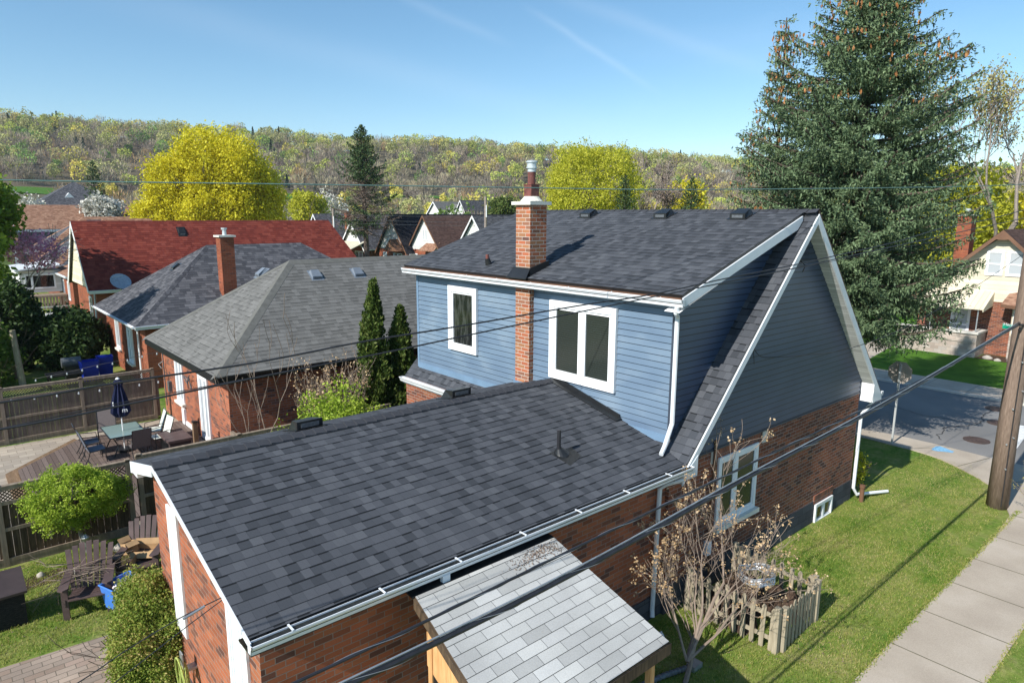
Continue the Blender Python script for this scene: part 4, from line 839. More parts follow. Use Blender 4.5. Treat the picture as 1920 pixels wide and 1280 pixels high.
def frontbits(t,x0,yc,door,win,arched=False):
    fr=lambda y:(V(x0-.003,y,0),V(0,-1,0),UP,V(-1,0,0))
    d=window(t,fr(yc+door),0,1.0,.55,2.7,.1,.06,(),'glass_pale' if not arched else 'glass','white',.07,name='front_door')
    window(t,fr(yc+win),0,2.2,1.05,2.65,.1,.06,(1.1,),'glass','white',.07,True,hb=(1.85,))
A_=farhouse('white gabled house with charcoal roof and red chimney, left of the awning house',101,8,47,15,3.4,8.0,'sh_slate','stone','wsiding',wind=None)
chim(A_,50.5,51.4,97.5,98.3,5,8.3,MT['brick_red']); frontbits(A_,47,101,2.3,-.3)
m=MB(); m.box(45.6,97.5,0,47.1,101.5,3.1); m.build('bay_wall',MT['white'],A_); m=MB(); m.ext([(45.4,97.2,3.12),(45.4,101.8,3.12),(45.4,99.5,5.3)],(3,0,0)); m.build('bay_gable',MT['wsiding'],A_)
window(A_,(V(45.6,101,0),V(0,-1,0),UP,V(-1,0,0)),0,3.0,1.0,2.6,.1,.06,(1.,2.),'glass','white',.06)
A2=farhouse('tan brick house with striped cream porch awning, left of the tall half-dead conifer',92.8,7,49,14,3.3,6.9,'sh_slate','brick_red','wsiding',wind=None)
m=MB()
m.ext([(46.2,89.2,2.75),(46.2,96.4,2.75),(49,96.4,3.95),(49,89.2,3.95)],(0,0,.06)); m.build('awning',MT['awning2'],A2)
m=MB(); m.box(46.6,89.6,0,49,92.6,1.6); m.build('porch_wall',MT['stone'],A2)
m=MB()
for y in (89.7,92.5,96.1): m.box(46.55,y,1.2,46.68,y+.12,2.8)
m.build('porch_post',MT['white'],A2); window(A2,(V(48.998,92.4,0),V(0,-1,0),UP,V(-1,0,0)),0,2.4,1.2,2.6,.1,.06,(1.2,),'glass','white',.06)
B_=farhouse('brick house with near-black roof and small white front gable, right of the tall conifer',83.2,7.6,50,24,3.2,8.0,'sh_black','brick_red','wsiding',wind=None,trimm='brown_trim')
frontbits(B_,50,83.2,2.6,-.2)
m=MB(); m.ext([(48.6,80.0,3.0),(48.6,83.4,3.0),(48.6,81.7,4.6)],(3.0,0,0)); m.build('bay_roof',MT['brown_trim'],B_)
C2=farhouse('brick house with brown shingle roof and white front gable, arched doorway below',76.5,7.8,51,16,3.3,7.9,'sh_brown','brick_red','wsiding',trimm='brown_trim')
frontbits(C2,51,76.5,2.9,.1,True)
m=MB(); m.ext([(49.9,73.0,3.2),(49.9,76.6,3.2),(51.2,76.2,4.3),(51.2,73.4,4.3)],(0,0,.1)); m.build('bay_roof',MT['sh_tan'],C2)
D2=farhouse('white gabled house with grey shingle roof, just left of the roof-top chimney',65.7,7.8,51,18,3.2,7.9,'sh_slate','wsiding','wsiding')
roofvent(58,64.8,6.9,1.1,D2,'y',s=1.6)
E3=farhouse('pale grey roofed house with two white dormers, far beyond the near-black roof',131,10,90,20,6,10.9,'sh_grey','wsiding','wsiding',wind=None)
for y in (127.2,):
    pass
for xx_ in (92,100):
    m=MB(); m.box(xx_,126.0,7.2,xx_+2.6,128.5,9.0); d=m.build('dormer',MT['wsiding'],E3); m=MB(); m.ext([(xx_-.3,125.7,9.02),(xx_+2.9,125.7,9.02),(xx_+1.3,125.7,10.3)],(0,3.4,0)); m.build('dormer_roof',MT['sh_grey'],d)
F3=farhouse('small white gabled house far beyond the brown roof',118,5.5,88,12,7,11.0,'sh_slate','wsiding','wsiding')
# corner house at the right
hr=thing('house','cream-gabled brick house with stone porch and cream awning, across the street at right','house',(52,10.9,0))
yc,ze_=10.87,3.55; xw=46.3
m=MB(); m.box(xw,6.9,.1,60,14.85,ze_); m.build('brick_wall',MT['brick2'],hr)
m=MB(); m.ext([(xw-.04,14.85,ze_-.35),(xw-.04,14.85,ze_+.1),(xw-.04,yc,7.0),(xw-.04,6.9,ze_+.1),(xw-.04,6.9,ze_-.35)],(10,0,0)); m.build('gable_wall',MT['csiding'],hr)
k=.94
roofslab('roof',[(60,15.4,7.3-(15.4-yc)*k),(xw-.5,15.4,7.3-(15.4-yc)*k),(xw-.5,yc,7.3),(60,yc,7.3)],MT['sh_brown'],hr,h=.2); roofslab('roof',[(xw-.5,6.3,7.3-(yc-6.3)*k),(60,6.3,7.3-(yc-6.3)*k),(60,yc,7.3),(xw-.5,yc,7.3)],MT['sh_brown'],hr,h=.2)
m=MB()
for s_ in (-1,1): m.ext([(xw-.54,yc,7.28),(xw-.54,yc+s_*4.6,7.28-4.6*k),(xw-.54,yc+s_*4.6,7.28-4.6*k-.3),(xw-.54,yc+s_*.3,6.75),(xw-.54,yc,6.72)],(.06,0,0))
m.build('rake_board',MT['brown_trim'],hr)
for a in (11.62,10.62): window(hr,(V(xw-.045,a,0),V(0,-1,0),UP,V(-1,0,0)),0,.86,4.7,6.1,.1,.04,(),'glass_pale','white',.06,hb=(5.35,))
chim(hr,50,50.9,13.6,14.4,4,8.05,MT['brick_red'])
window(hr,(V(xw-.003,13.05,0),V(0,-1,0),UP,V(-1,0,0)),0,1.0,1.15,3.0,.09,.06,(),'glass_pale','white',.07,name='front_door',hb=(1.7,))
m=MB(); m.box(44.55,11.15,.1,46.28,15.3,.95); m.box(44.5,11.15,.95,44.85,15.3,1.45); m.box(44.85,11.15,.95,46.2,11.45,1.45); m.build('stone_porch_wall',MT['stone'],hr); m=MB(); m.box(44.42,11.08,1.453,44.93,15.35,1.56); m.box(44.93,11.08,1.453,46.25,11.52,1.56); m.build('porch_coping',MT['conc'],hr)
m=MB(); 
for y in (11.3,13.65): m.tube([(44.7,y,1.56),(44.75,y,2.95)],.035,8)
m.build('porch_post',MT['wiresilver'],hr)
m=MB(); m.ext([(44.5,11.0,2.85),(44.5,14.3,2.85),(xw,14.3,3.75),(xw,11.0,3.75)],(0,0,.05)); m.ext([(44.5,11.0,2.85),(xw,11.0,3.75),(xw,11.0,2.95),(44.5,11.0,2.75)],(0,.04,0)); m.build('awning',MT['awning'],hr)
m=MB(); m.ext([(45.6,9.9,.1),(45.2,9.2,.1),(45.2,7.4,.1),(45.6,6.8,.1),(46.35,6.8,.1),(46.35,9.9,.1)],(0,0,1.35)); m.build('bay_base',MT['stone'],hr)
m=MB(); m.ext([(45.6,9.9,1.45),(45.2,9.2,1.45),(45.2,7.4,1.45),(45.6,6.8,1.45),(46.35,6.8,1.45),(46.35,9.9,1.45)],(0,0,1.75)); m.build('bay_wall',MT['cream'],hr)
m=MB()
P0=(45.2,10.4,3.2);P1=(44.75,9.4,3.2);P2=(44.75,7.2,3.2);P3_=(45.2,6.2,3.2);Q=[(xw,10.2,3.9),(xw,6.5,3.9)]
m.face([P0,P1,(xw,9.2,4.05),(xw,10.3,3.75)]); m.face([P1,P2,(xw,7.4,4.05),(xw,9.2,4.05)]); m.face([P2,P3_,(xw,6.5,3.75),(xw,7.4,4.05)]); m.face([P0,(xw,10.3,3.75),(xw,10.4,3.2)])
m.build('bay_roof',MT['sh_tan'],hr); m=MB()
for a,b in ((P0,P1),(P1,P2),(P2,P3_)): m.ext([a,b,(b[0],b[1],3.02),(a[0],a[1],3.02)],(.15,0,0))
m.build('bay_fascia',MT['brown_trim'],hr)
window(hr,(V(45.197,9.0,0),V(0,-1,0),UP,V(-1,0,0)),0,1.5,1.55,3.0,.08,.05,(.75,),'glass','white',.05); u_=V(-.4,-.7,0).normalized(); window(hr,(V(45.59,9.88,0),u_,UP,V(-.87,.5,0).normalized()),.1,.72,1.55,3.0,.06,.03,(),'glass_pale','white',.04)
for i,(x,y,s_,lb) in enumerate([(44.9,10.6,.28,'pale garden rock nearest the stone porch corner'),(44.6,10.05,.2,'small pale garden rock in the middle of the flower bed'),(44.8,9.4,.3,'wide flat garden rock beside the street-sign post bed'),(44.6,8.7,.22,'rounded garden rock in front of the bay window')]):
    m=MB(); m.tube([(x,y,.08),(x,y,.08+s_*.4),(x+.03,y,.08+s_*.7)],[s_,s_*.9,s_*.4],7); tag(m.build('garden_rock',MT['rock'],smooth=True),lb,'rock','rocks along the flower bed across the street')
sheet('far_flower_bed',[(44.3,6.5),(46.2,6.5),(46.2,11.1),(44.5,11.1)],.108,MT['soil'])
sheet('front_walk',[(37.4,14.6),(46.3,15.8),(46.3,17.2),(37.4,15.9)],.104,MT['walk'])
# ------------------------------------------------------------------ fences and patio
def boardfence(label,x0,x1,y,hb,ht,posts,mat,rail,face=-1,tip=True,bw=.14,gap=.003,ymat=None):
    t=thing('fence',label,'fence',((x0+x1)/2,y,0))
    m=MB(); x=x0; k=0; r=random.Random(int(y*10))
    while x<x1:
        d=r.uniform(-.004,.004); m.box(x,y-.012+d,.1,x+bw-gap-r.uniform(0,.004),y+.012+d,hb+r.uniform(-.004,.004)); x+=bw
    m.build('board_panel',MT[mat],t)
    m=MB(); f=y+face*.035
    for z in (.16,hb+.02,ht-.04): m.box(x0,f-.022,z-.04,x1,f+.022,z+.04)
    if True: m.box(x0,f-.022,(hb)/2+.1,x1,f+.022,(hb)/2+.18)
    m.box(x0,y-.06,ht-.004,x1,y+.06,ht+.028); m.box(x0,y-.05,.0,x1,y-.012,.16)
    m.build('rail',MT[rail],t)
    m=MB(); n=int((x1-x0)/.085)
    for i in range(n+4):
        for s_ in (-1,1):
            a=x0+(x1-x0)*i/n; dx=(ht-.06-hb-.05)*s_; za,zb=hb+.06,ht-.06
            b=a+dx
            if not(x0<=a<=x1 and x0<=b<=x1): continue
            w_=.018; yy=y+.004*s_
            m.face([(a-w_,yy,za),(a+w_,yy,za),(b+w_,yy,zb),(b-w_,yy,zb)]); 
    m.build('lattice',MT[mat],t)
    for p in posts:
        m=MB(); m.box(p-.055,y-.06,0,p+.055,y+.055,ht+.06); m.build('post',MT[rail],t)
    return t
boardfence('grey-brown board fence with lattice top behind the patio dining set',-9,6.28,28.6,1.62,2.0,(-6,-2.2,1.45,3.82,6.22),'fence','fence_rail')
boardfence('dark timber fence with lattice top behind the round-crowned lime green tree',-9,3.28,18.4,1.5,1.9,(-5.5,-2.4,.62,3.25),'fence_dark','fence_rail')
boardfence('dark timber fence continuing behind the brick rear wing roof',3.42,10.8,18.4,1.55,1.98,(3.5,6.0,8.4),'fence_dark','fence_rail')
# wooden deck
m=MB(); pl=[(1.44,25.0),(1.44,19.0),(6.78,19.0),(6.78,27.25),(3.42,27.25)]
m.ext([(x,y,.0) for x,y in pl],(0,0,.145)); dk=thing('deck','brown board deck under the patio dining set','deck',(4.4,23,0)); m.build('deck_floor',MT['deck'],dk)
m=MB(); m.ext([(1.12,25.05,0),(1.43,24.85,0),(3.42,27.2,0),(3.3,27.6,0)],(0,0,.085)); m.ext([(1.12,25.05,0),(1.12,19,0),(1.43,19,0),(1.43,24.85,0)],(0,0,.085)); m.build('deck_step',MT['deckpost'],dk)
for i,(x,y,h_,lb) in enumerate([(6.05,22.75,1.3,'tall brown deck post beside the resin storage box'),(6.45,21.95,.85,'short brown deck post near the patio door')]):
    t=thing('deck_post',lb,'post',(x,y,0),'posts at the edge of the deck'); m=MB(); m.box(x-.07,y-.07,.15,x+.07,y+.07,h_); m.build('post_shaft',MT['deckpost'],t); m=MB(); m.box(x-.078,y-.078,h_+.001,x+.078,y+.078,h_+.04); m.build('post_cap',MT['black'],t)
m=MB(); m.box(5.35,23.15,.15,6.0,24.35,.62); t=thing('storage_box','dark brown resin storage box on the deck by the brick wall','box',(5.7,23.7,.15)); m.build('box_body',MT['plasticbrown'],t); m=MB(); m.box(5.3,23.1,.622,6.05,24.4,.70); m.build('lid',MT['adiron'],t); m=MB(); m.box(5.345,23.3,.2,5.352,24.2,.55); m.build('side_panel',MT['black'],t)
m=MB(); m.box(6.75,20.9,0,6.85,21.5,1.15); m.box(6.3,20.5,1.0,6.85,20.6,1.08); tag(m.build('gate_panel',MT['fence_rail']),'short pale timber gate panel at the corner of the grey-roofed brick house','gate')
# patio table
tb=thing('patio_table','rectangular frosted glass patio table with closed navy umbrella through it','table',(4.38,24.93,.15))
m=MB(); m.box(3.86,24.16,.84,4.92,25.68,.855); m.build('glass_top',MT['tableglass'],tb)
m=MB()
for a,b in (((3.84,24.14),(4.94,24.16)),((3.84,25.68),(4.94,25.70)),((3.84,24.16),(3.86,25.68)),((4.92,24.16),(4.94,25.68))): m.box(a[0],a[1],.83,b[0],b[1],.862)
m.build('table_rim',MT['black'],tb)
for x,y in ((3.95,24.3),(4.83,24.3),(3.95,25.55),(4.83,25.55)):
    m=MB(); m.tube([(x,y,.83),(x+(4.39-x)*.35,y+(24.93-y)*.1,.5),(x,y,.16)],.02,6); m.build('leg',MT['black'],tb)
um=thing('patio_umbrella','closed navy patio umbrella standing through the glass table','umbrella',(4.36,24.85,.15))
m=MB(); m.tube([(4.36,24.85,.16),(4.36,24.85,2.66)],.019,8); m.build('pole',MT['white'],um); m=MB(); m.tube([(4.36,24.85,.15),(4.36,24.85,.24)],.24,16); m.build('base',MT['black'],um)
m=MB(); pr=[(1.32,.05),(1.36,.16),(1.5,.25),(1.8,.22),(2.1,.16),(2.3,.11),(2.42,.09),(2.43,.13),(2.55,.11),(2.62,.03)]
n=20; base=len(m.v)
for z,r in pr:
    for k in range(n):
        a=6.283*k/n; q=r*(1+.22*(1 if k%2 else -1)); m.v.append((4.36+q*math.cos(a+.15*z),24.85+q*math.sin(a+.15*z),z))
for i in range(len(pr)-1):
    for k in range(n): m.f.append((base+i*n+k,base+i*n+(k+1)%n,base+(i+1)*n+(k+1)%n,base+(i+1)*n+k)); m.uv.append(None); m.mi.append(0)
m.build('folded_canopy',MT['navycloth'],um); m=MB(); m.tube([(4.36,24.85,2.62),(4.36,24.85,2.67)],[.07,.03],10); m.build('finial',MT['white'],um)
m=MB(); m.box(4.12,24.64,1.78,4.14,24.72,1.9); m.build('tie_strap',MT['white'],um)
for i,(y,z) in enumerate(((24.58,1.60),(24.64,1.62),(24.70,1.64))):
    pass
lettering('printed_letter','m',.22,um,(-.02,-.285,1.40),(R_(84),0,R_(-12)),MT['white'])
def patio_chair(label,x,y,rz,sling):
    t=thing('patio_chair',label,'chair',(0,0,0),'chairs around the patio table')
    m=MB()
    for s_ in (-1,1):
        yy=s_*.28
        m.tube([(.27,yy,0),(.25,yy,.2),(.26,yy,.42),(.24,yy,.62),(-.22,yy,.66),(-.30,yy,.60)],.014,6)
        m.tube([(-.36,yy,0),(-.24,yy,.2),(-.18,yy,.40),(-.30,yy,.75),(-.40,yy,1.05)],.014,6); m.tube([(.26,yy,.42),(-.18,yy,.40)],.013,6)
    m.tube([(-.40,-.28,1.05),(-.40,.28,1.05)],.014,6); m.tube([(.26,-.28,.42),(.26,.28,.42)],.013,6); m.tube([(-.30,-.28,.1),(-.30,.28,.1)],.01,6)
    m.build('frame',MT['black'],t)
    m=MB(); m.ext([(-.2,-.27,.405),(.27,-.27,.43),(.27,.27,.43),(-.2,.27,.405)],(0,0,.012)); m.build('seat',MT[sling],t)
    m=MB(); m.ext([(-.185,-.27,.42),(-.185,.27,.42),(-.30,.27,.76),(-.30,-.27,.76)],(-.012,0,0)); m.ext([(-.30,-.27,.76),(-.30,.27,.76),(-.40,.27,1.06),(-.40,-.27,1.06)],(-.012,0,0)); m.build('backrest',MT[sling],t)
    t.location=(x,y,.15); t.rotation_euler=(0,0,rz); return t
patio_chair('slate sling patio chair on the left of the table, nearer the camera',3.42,24.35,.05,'meshblue')
patio_chair('slate sling patio chair on the left of the table, nearer the board fence',3.42,25.25,-.05,'meshblue')
patio_chair('grey sling patio chair at the near end of the table, back to the camera',4.6,23.75,R_(93),'meshgrey')
patio_chair('pale sling patio chair on the right of the table, nearer the camera',5.35,24.35,R_(188),'meshpale')
patio_chair('pale sling patio chair on the right of the table, nearer the board fence',5.4,25.3,R_(175),'meshpale')
patio_chair('wide grey sling chair at the far end of the table behind the umbrella',4.15,26.35,R_(-100),'meshgrey')
# string lights over the patio fence
sl1=thing('string_lights','string of small glass bulbs hanging in front of the patio board fence','string lights',(2,28.2,1.8))
m=MB(); pts=[]; rng2=random.Random(4)
for i in range(60):
    x=-6+i*.22; sag=.13*abs(math.sin((x+6)*.42)); pts.append((x,28.2,1.72-sag*.8))
m.tube(pts,.006,5); m.build('light_cable',MT['rubber'],sl1)
def bulbs(root,pl,mat='wiresilver'):
    proto=None
    for p in pl:
        if proto is None: m=MB(); m.tube([(p[0],p[1],p[2]-.02),(p[0],p[1],p[2]-.06),(p[0],p[1],p[2]-.10),(p[0],p[1],p[2]-.13)],[.014,.03,.033,.008],7); proto=m.build('bulb',MT['glass_pale'],root); first=p
        else: c=proto.copy(); COL.objects.link(c); c.parent=root; c.location=(p[0]-first[0],p[1]-first[1],p[2]-first[2])
bulbs(sl1,[pts[i] for i in range(2,60,3)])
sl2=thing('string_lights','second string of bulbs sloping down in front of the dark hedge','string lights',(4,32,1.9))
m=MB(); pts=[(2.9+i*.26,33.2-.12*i,1.28+.055*i+.012*math.sin(i)) for i in range(18)]; m.tube(pts,.006,5); m.build('light_cable',MT['rubber'],sl2); bulbs(sl2,[pts[i] for i in range(0,18,2)])
# yard beyond
def bin_(name,label,x,y,z,w,d,h,mat,rz,group=None,cont=None,flare=.8,cat='recycling bin'):
    t=thing(name,label,cat,(0,0,0),group); m=MB(); W,Dd=w/2,d/2; f=flare
    P=[(-W*f,-Dd*f,0),(W*f,-Dd*f,0),(W*f,Dd*f,0),(-W*f,Dd*f,0)]; T=[(-W,-Dd,h),(W,-Dd,h),(W,Dd,h),(-W,Dd,h)]; I=[(a*.93,b*.93,h) for a,b,_ in T]; B=[(a*.93,b*.93,.02) for a,b,_ in P]
    m.face(list(reversed(P)))
    for i in range(4):
        j=(i+1)%4; m.face([P[i],P[j],T[j],T[i]]); m.face([T[i],T[j],I[j],I[i]]); m.face([I[i],I[j],B[j],B[i]])
    m.face(B); m.build('bin_body',MT[mat],t); m=MB()
    for i in range(4):
        a,b=T[i],T[(i+1)%4]; m.tube([(a[0]*1.02,a[1]*1.02,h),(b[0]*1.02,b[1]*1.02,h)],.018,6)
    m.build('rim',MT[mat],t)
    t.location=(x,y,z); t.rotation_euler=(0,0,rz); return t
bin_('recycling_bin','deep blue recycling bin by the dark hedge, left of the pair',5.45,37.6,0,.75,.6,.95,'bluebin2',.1,'pair of deep blue recycling bins')
bin_('recycling_bin','deep blue recycling bin by the brick wall, right of the pair',6.25,38.3,0,.7,.6,.95,'bluebin2',-.1,'pair of deep blue recycling bins')
m=MB(); m.box(3.6,36.2,.62,5.0,37.2,.68); 
for a in ((3.7,36.3),(4.9,36.3),(3.7,37.1),(4.9,37.1)): m.box(a[0]-.03,a[1]-.03,0,a[0]+.03,a[1]+.03,.62)
tag(m.build('outdoor_table',MT['rattan']),'low dark table left of the deep blue bins','table')
t=thing('barbecue','covered dark barbecue beside the deep blue bins','barbecue',(4.95,38,0)); m=MB(); m.box(4.5,37.8,.0,5.1,38.3,.75); m.build('cabinet',MT['black'],t); m=MB(); m.tube([(4.4,38.05,.9),(5.2,38.05,.9)],.24,12); m.build('hood',MT['cable_grey'],t)
up_=thing('utility_pole','pale weathered short pole in front of the dark hedge, far left','pole',(2.84,38.5,0)); m=MB(); m.tube([(2.84,38.5,0),(2.72,38.7,2.6)],[.15,.12],10); m.build('pole_shaft',MT['fence_pale'],up_)
up2=thing('utility_pole','thinner leaning pole just behind the pale weathered one, far left','pole',(2.6,40.2,0)); m=MB(); m.tube([(2.75,40.2,0),(2.3,41.5,3.9)],[.13,.1],10); m.build('pole_shaft',MT['polewood'],up2)
# near backyard: adirondack chairs, box, bin, lamp
def adirondack(label,x,y,rz):
    t=thing('adirondack_chair',label,'chair',(0,0,0),'slatted lounge chairs in the backyard')
    m=MB()
    for i in range(7):
        a=-.27+i*.09; h_=.92+.1*math.cos((i-3)*.55); m.ext([(-.14,a-.039+.0,.30),(-.14,a+.039,.30),(-.46,a*1.25+.044,h_),(-.46,a*1.25-.044,h_)],(-.02,0,.01))
    m.build('backrest',MT['adiron'],t); m=MB()
    for i in range(6): m.ext([(-.14+i*.105,-.28,.28+i*.018),(-.05+i*.105,-.28,.295+i*.018),(-.05+i*.105,.28,.295+i*.018),(-.14+i*.105,.28,.28+i*.018)],(0,0,.02))
    m.build('seat',MT['adiron'],t)
    for s_ in (-1,1):
        m=MB(); yy=s_*.33; m.ext([(-.42,yy-.06*1,.55),(.46,yy-.08,.60),(.52,yy,.60),(.46,yy+.08,.60),(-.42,yy+.06,.55)],(0,0,.025)); m.build('armrest',MT['adiron'],t)
        m=MB(); m.box(.34,yy-.05,0,.40,yy+.05,.60); m.build('leg',MT['adiron'],t); m=MB(); m.ext([(.42,yy-.02,.40),(.42,yy-.02,.28),(-.55,yy-.02,.0),(-.62,yy-.02,.02)],(0,.03,0)); m.build('leg',MT['adiron'],t)
    t.location=(x,y,0); t.rotation_euler=(0,0,rz); t.scale=(1.15,)*3; return t
adirondack('brown slatted lounge chair heaped with pruned branches, in the open lawn',1.8,15.35,R_(-105))
AD2=adirondack('dark slatted lounge chair against the fence, filled with cardboard boxes',2.95,15.95,R_(-120))
bt=thing('branch_pile','pile of pruned bare branches lying across the brown slatted chair','branches',(1.8,15.4,.5)); m=MB(); r_=np.random.default_rng(11)
for i in range(34):
    a=r_.uniform(-.6,.5)+(math.pi if r_.random()<.5 else 0); p=V(1.75+r_.normal()*.18,15.45+r_.normal()*.16,.62+r_.uniform(0,.25)); L=r_.uniform(.5,1.1); tips=[]
    branch(m,r_,p,(math.cos(a),math.sin(a),r_.uniform(-.35,.15)),L*.6,.011,1,tips,.7,3,-.12,3,.6,3,.004,.6)
m.build('bare_twigs',MT['barktan'],bt)
bn=bin_('recycling_bin','light blue open recycling bin full of paper, by the boxwood bush',2.27,14.75,.12,.62,.46,.5,'bluebin',R_(20),None)
m=MB(); r_=np.random.default_rng(5)
for i in range(16):
    x,y,z=r_.uniform(-.2,.2),r_.uniform(-.14,.14),r_.uniform(.34,.44); m.tube([(x-.06,y,z),(x,y+.02,z+.03),(x+.06,y,z)],[.02,.06,.02],6)
pp=m.build('paper_scrap',MT['paper'],loc=(0,0,0)); pp.location=(2.27,14.75,.12); tag(pp,'crumpled paper filling the light blue recycling bin','paper')
def cardbox(label,x,y,z,w,d,h,rz,tilt=0,flaps=True):
    t=thing('cardboard_box',label,'box',(0,0,0),'cardboard boxes on the dark slatted chair'); m=MB(); W,Dd=w/2,d/2
    for a in ((-W,-Dd,W,-Dd+.008),(-W,Dd-.008,W,Dd),(-W,-Dd+.008,-W+.008,Dd-.008),(W-.008,-Dd+.008,W,Dd-.008)): m.box(a[0],a[1],0,a[2],a[3],h)
    m.box(-W+.01,-Dd+.01,0,W-.01,Dd-.01,.01); m.build('carton',MT['card'],t); m=MB(); m.ext([(-W,-Dd,h),(W,-Dd,h),(W,-Dd-.1,h-.1),(-W,-Dd-.1,h-.1)],(0,0,.006)); m.ext([(-W,Dd,h),(W,Dd,h),(W,Dd+.06,h+.11),(-W,Dd+.06,h+.11)],(0,0,.006)); m.build('flap',MT['card'],t)
    t.location=(x,y,z); t.rotation_euler=(tilt,0,rz)
cardbox('open cardboard box lying tilted beside the light blue bin',2.72,15.75,.1,.36,.28,.3,R_(60),.4); cardbox('long cardboard box across the dark slatted chair',3.05,16.0,.45,.6,.3,.16,R_(-35),.15); cardbox('small cardboard box wedged on the arm of the dark slatted chair',2.75,16.2,.5,.26,.2,.25,R_(20),-.3)
sb=thing('storage_bench','dark woven resin storage bench with sloping lid on the backyard lawn','storage bench',(0,15.8,0)); m=MB(); m.box(-1.2,15.4,0,.72,16.25,.68); m.build('woven_body',MT['rattan'],sb); m=MB(); m.ext([(-1.25,15.33,.685),(.77,15.33,.685),(.77,16.3,.80),(-1.25,16.3,.80)],(0,0,.05)); m.build('lid',MT['plasticbrown'],sb)
gl=thing('garden_lamp','small silver solar lamp on a stake in front of the dark timber fence','garden lamp',(2.12,18.0,0)); m=MB(); m.tube([(2.12,17.9,0),(2.12,17.9,.32)],.02,8); m.build('stake',MT['wiresilver'],gl); m=MB(); m.tube([(2.12,17.9,.32),(2.12,17.9,.42),(2.12,17.9,.5)],[.05,.09,.03],12); m.build('lamp_head',MT['wiresilver'],gl)
for i,(x,y,s_,lb) in enumerate([(1.75,17.0,.11,'pale garden stone beside the slatted chair'),(1.15,17.35,.08,'small white garden stone in the flower bed'),(2.75,17.6,.12,'pale stone at the foot of the timber fence')]):
    m=MB(); m.tube([(x,y,.0),(x,y,s_*.8),(x+.02,y,s_*1.3)],[s_*1.2,s_,s_*.4],6); tag(m.build('garden_stone',MT['rock'],smooth=True),lb,'stone','stones in the backyard bed')
# picket enclosure on the side lawn
def pickets(label,p,q,n,h,mat='fence_pale'):
    p,q=V(*p,0),V(*q,0); t=thing('picket_fence',label,'fence',tuple((p+q)/2),'sides of the small picket enclosure'); d=(q-p); L=d.length; d.normalize(); nn=V(d.y,-d.x,0); r=random.Random(len(label))
    for i in range(n):
        m=MB(); c=p+d*(L*(i+.5)/n); w_=.045; h_=h+r.uniform(-.03,.03); le=r.uniform(-.03,.03)
        m.ext([c-d*w_,c+d*w_,c+d*(w_+le)+UP*h_,c+d*(le+w_*.4)+UP*(h_+.05),c+d*(le-w_*.4)+UP*(h_+.05),c+d*(le-w_)+UP*h_],nn*.02); m.build('picket',MT[mat],t)
    m=MB()
    for z in (.2,h*.78): m.ext([p+UP*z-nn*.03,q+UP*z-nn*.03,q+UP*(z+.08)-nn*.03,p+UP*(z+.08)-nn*.03],nn*.028)
    m.build('rail',MT[mat],t)
    for c in (p,q): m=MB(); c=Vector(c); m.box(c.x-.05,c.y-.05,0,c.x+.05,c.y+.05,h+.08); m.build('post',MT[mat],t)
    return t
pickets('mossy picket fence side of the small enclosure, running out from the foundation',(11.1,7.2),(11.12,5.3),10,.85)
pickets('weathered picket fence side of the small enclosure facing the pavement',(11.28,5.24),(12.7,5.3),9,.82)
pickets('weathered picket fence side of the small enclosure, far side near the basement window',(12.82,5.4),(12.85,7.2),9,.82)
m=MB(); r_=np.random.default_rng(2)
for k in range(9):
    pts=[(11.75+(.33+.02*r_.normal())*math.cos(a),6.1+(.33+.02*r_.normal())*math.sin(a),.93+.03*k*.6+.02*math.sin(a*3+k)) for a in np.linspace(0,6.283,22)]; m.tube(pts,.012+.004*(k%3),5)
tag(m.build('wire_coil',MT['wiresilver']),'silver coil of wire mesh lying on the picket enclosure','wire coil')
r_=np.random.default_rng(9); m=MB()
for i in range(14): x,y=r_.uniform(11.4,12.55),r_.uniform(5.6,6.9); m.tube([(x,y,0),(x,y,r_.uniform(.2,.45)),(x+.05,y,r_.uniform(.46,.6))],[.32,.24,.05],8)
tag(m.build('compost_heap',MT['soil']),'dark soil and leaves heaped inside the picket enclosure','compost')
# drain hose, white clay things
m=MB(); pts=[(7.5,6.3,.06),(8.2,6.35,.08),(9.0,6.2,.07),(9.55,6.05,.06)]; P_=[]
for i in range(46):
    t_=i/45*3; k=min(2,int(t_)); f=t_-k; a,b=pts[k],pts[k+1]; P_.append(tuple(a[j]+(b[j]-a[j])*f for j in range(3)))
dh=thing('drain_hose','corrugated grey drain hose lying on the dark ground beside the lean-to','hose',(8.5,6.2,0)); m.tube(P_,[.055 if i%2 else .043 for i in range(46)],10); m.build('corrugated_tube',MT['cable_grey'],dh); m=MB(); m.box(9.5,5.95,.0,9.75,6.12,.1); m.build('outlet_end',MT['wiresilver'],dh)
m=MB(); m.ext([(9.6,6.9,.02),(9.85,6.8,.02),(9.95,7.0,.09),(9.7,7.05,.06)],(0,0,.01)); tag(m.build('paper_scrap',MT['white']),'white scrap of paper on the ground by the dark foundation','litter')
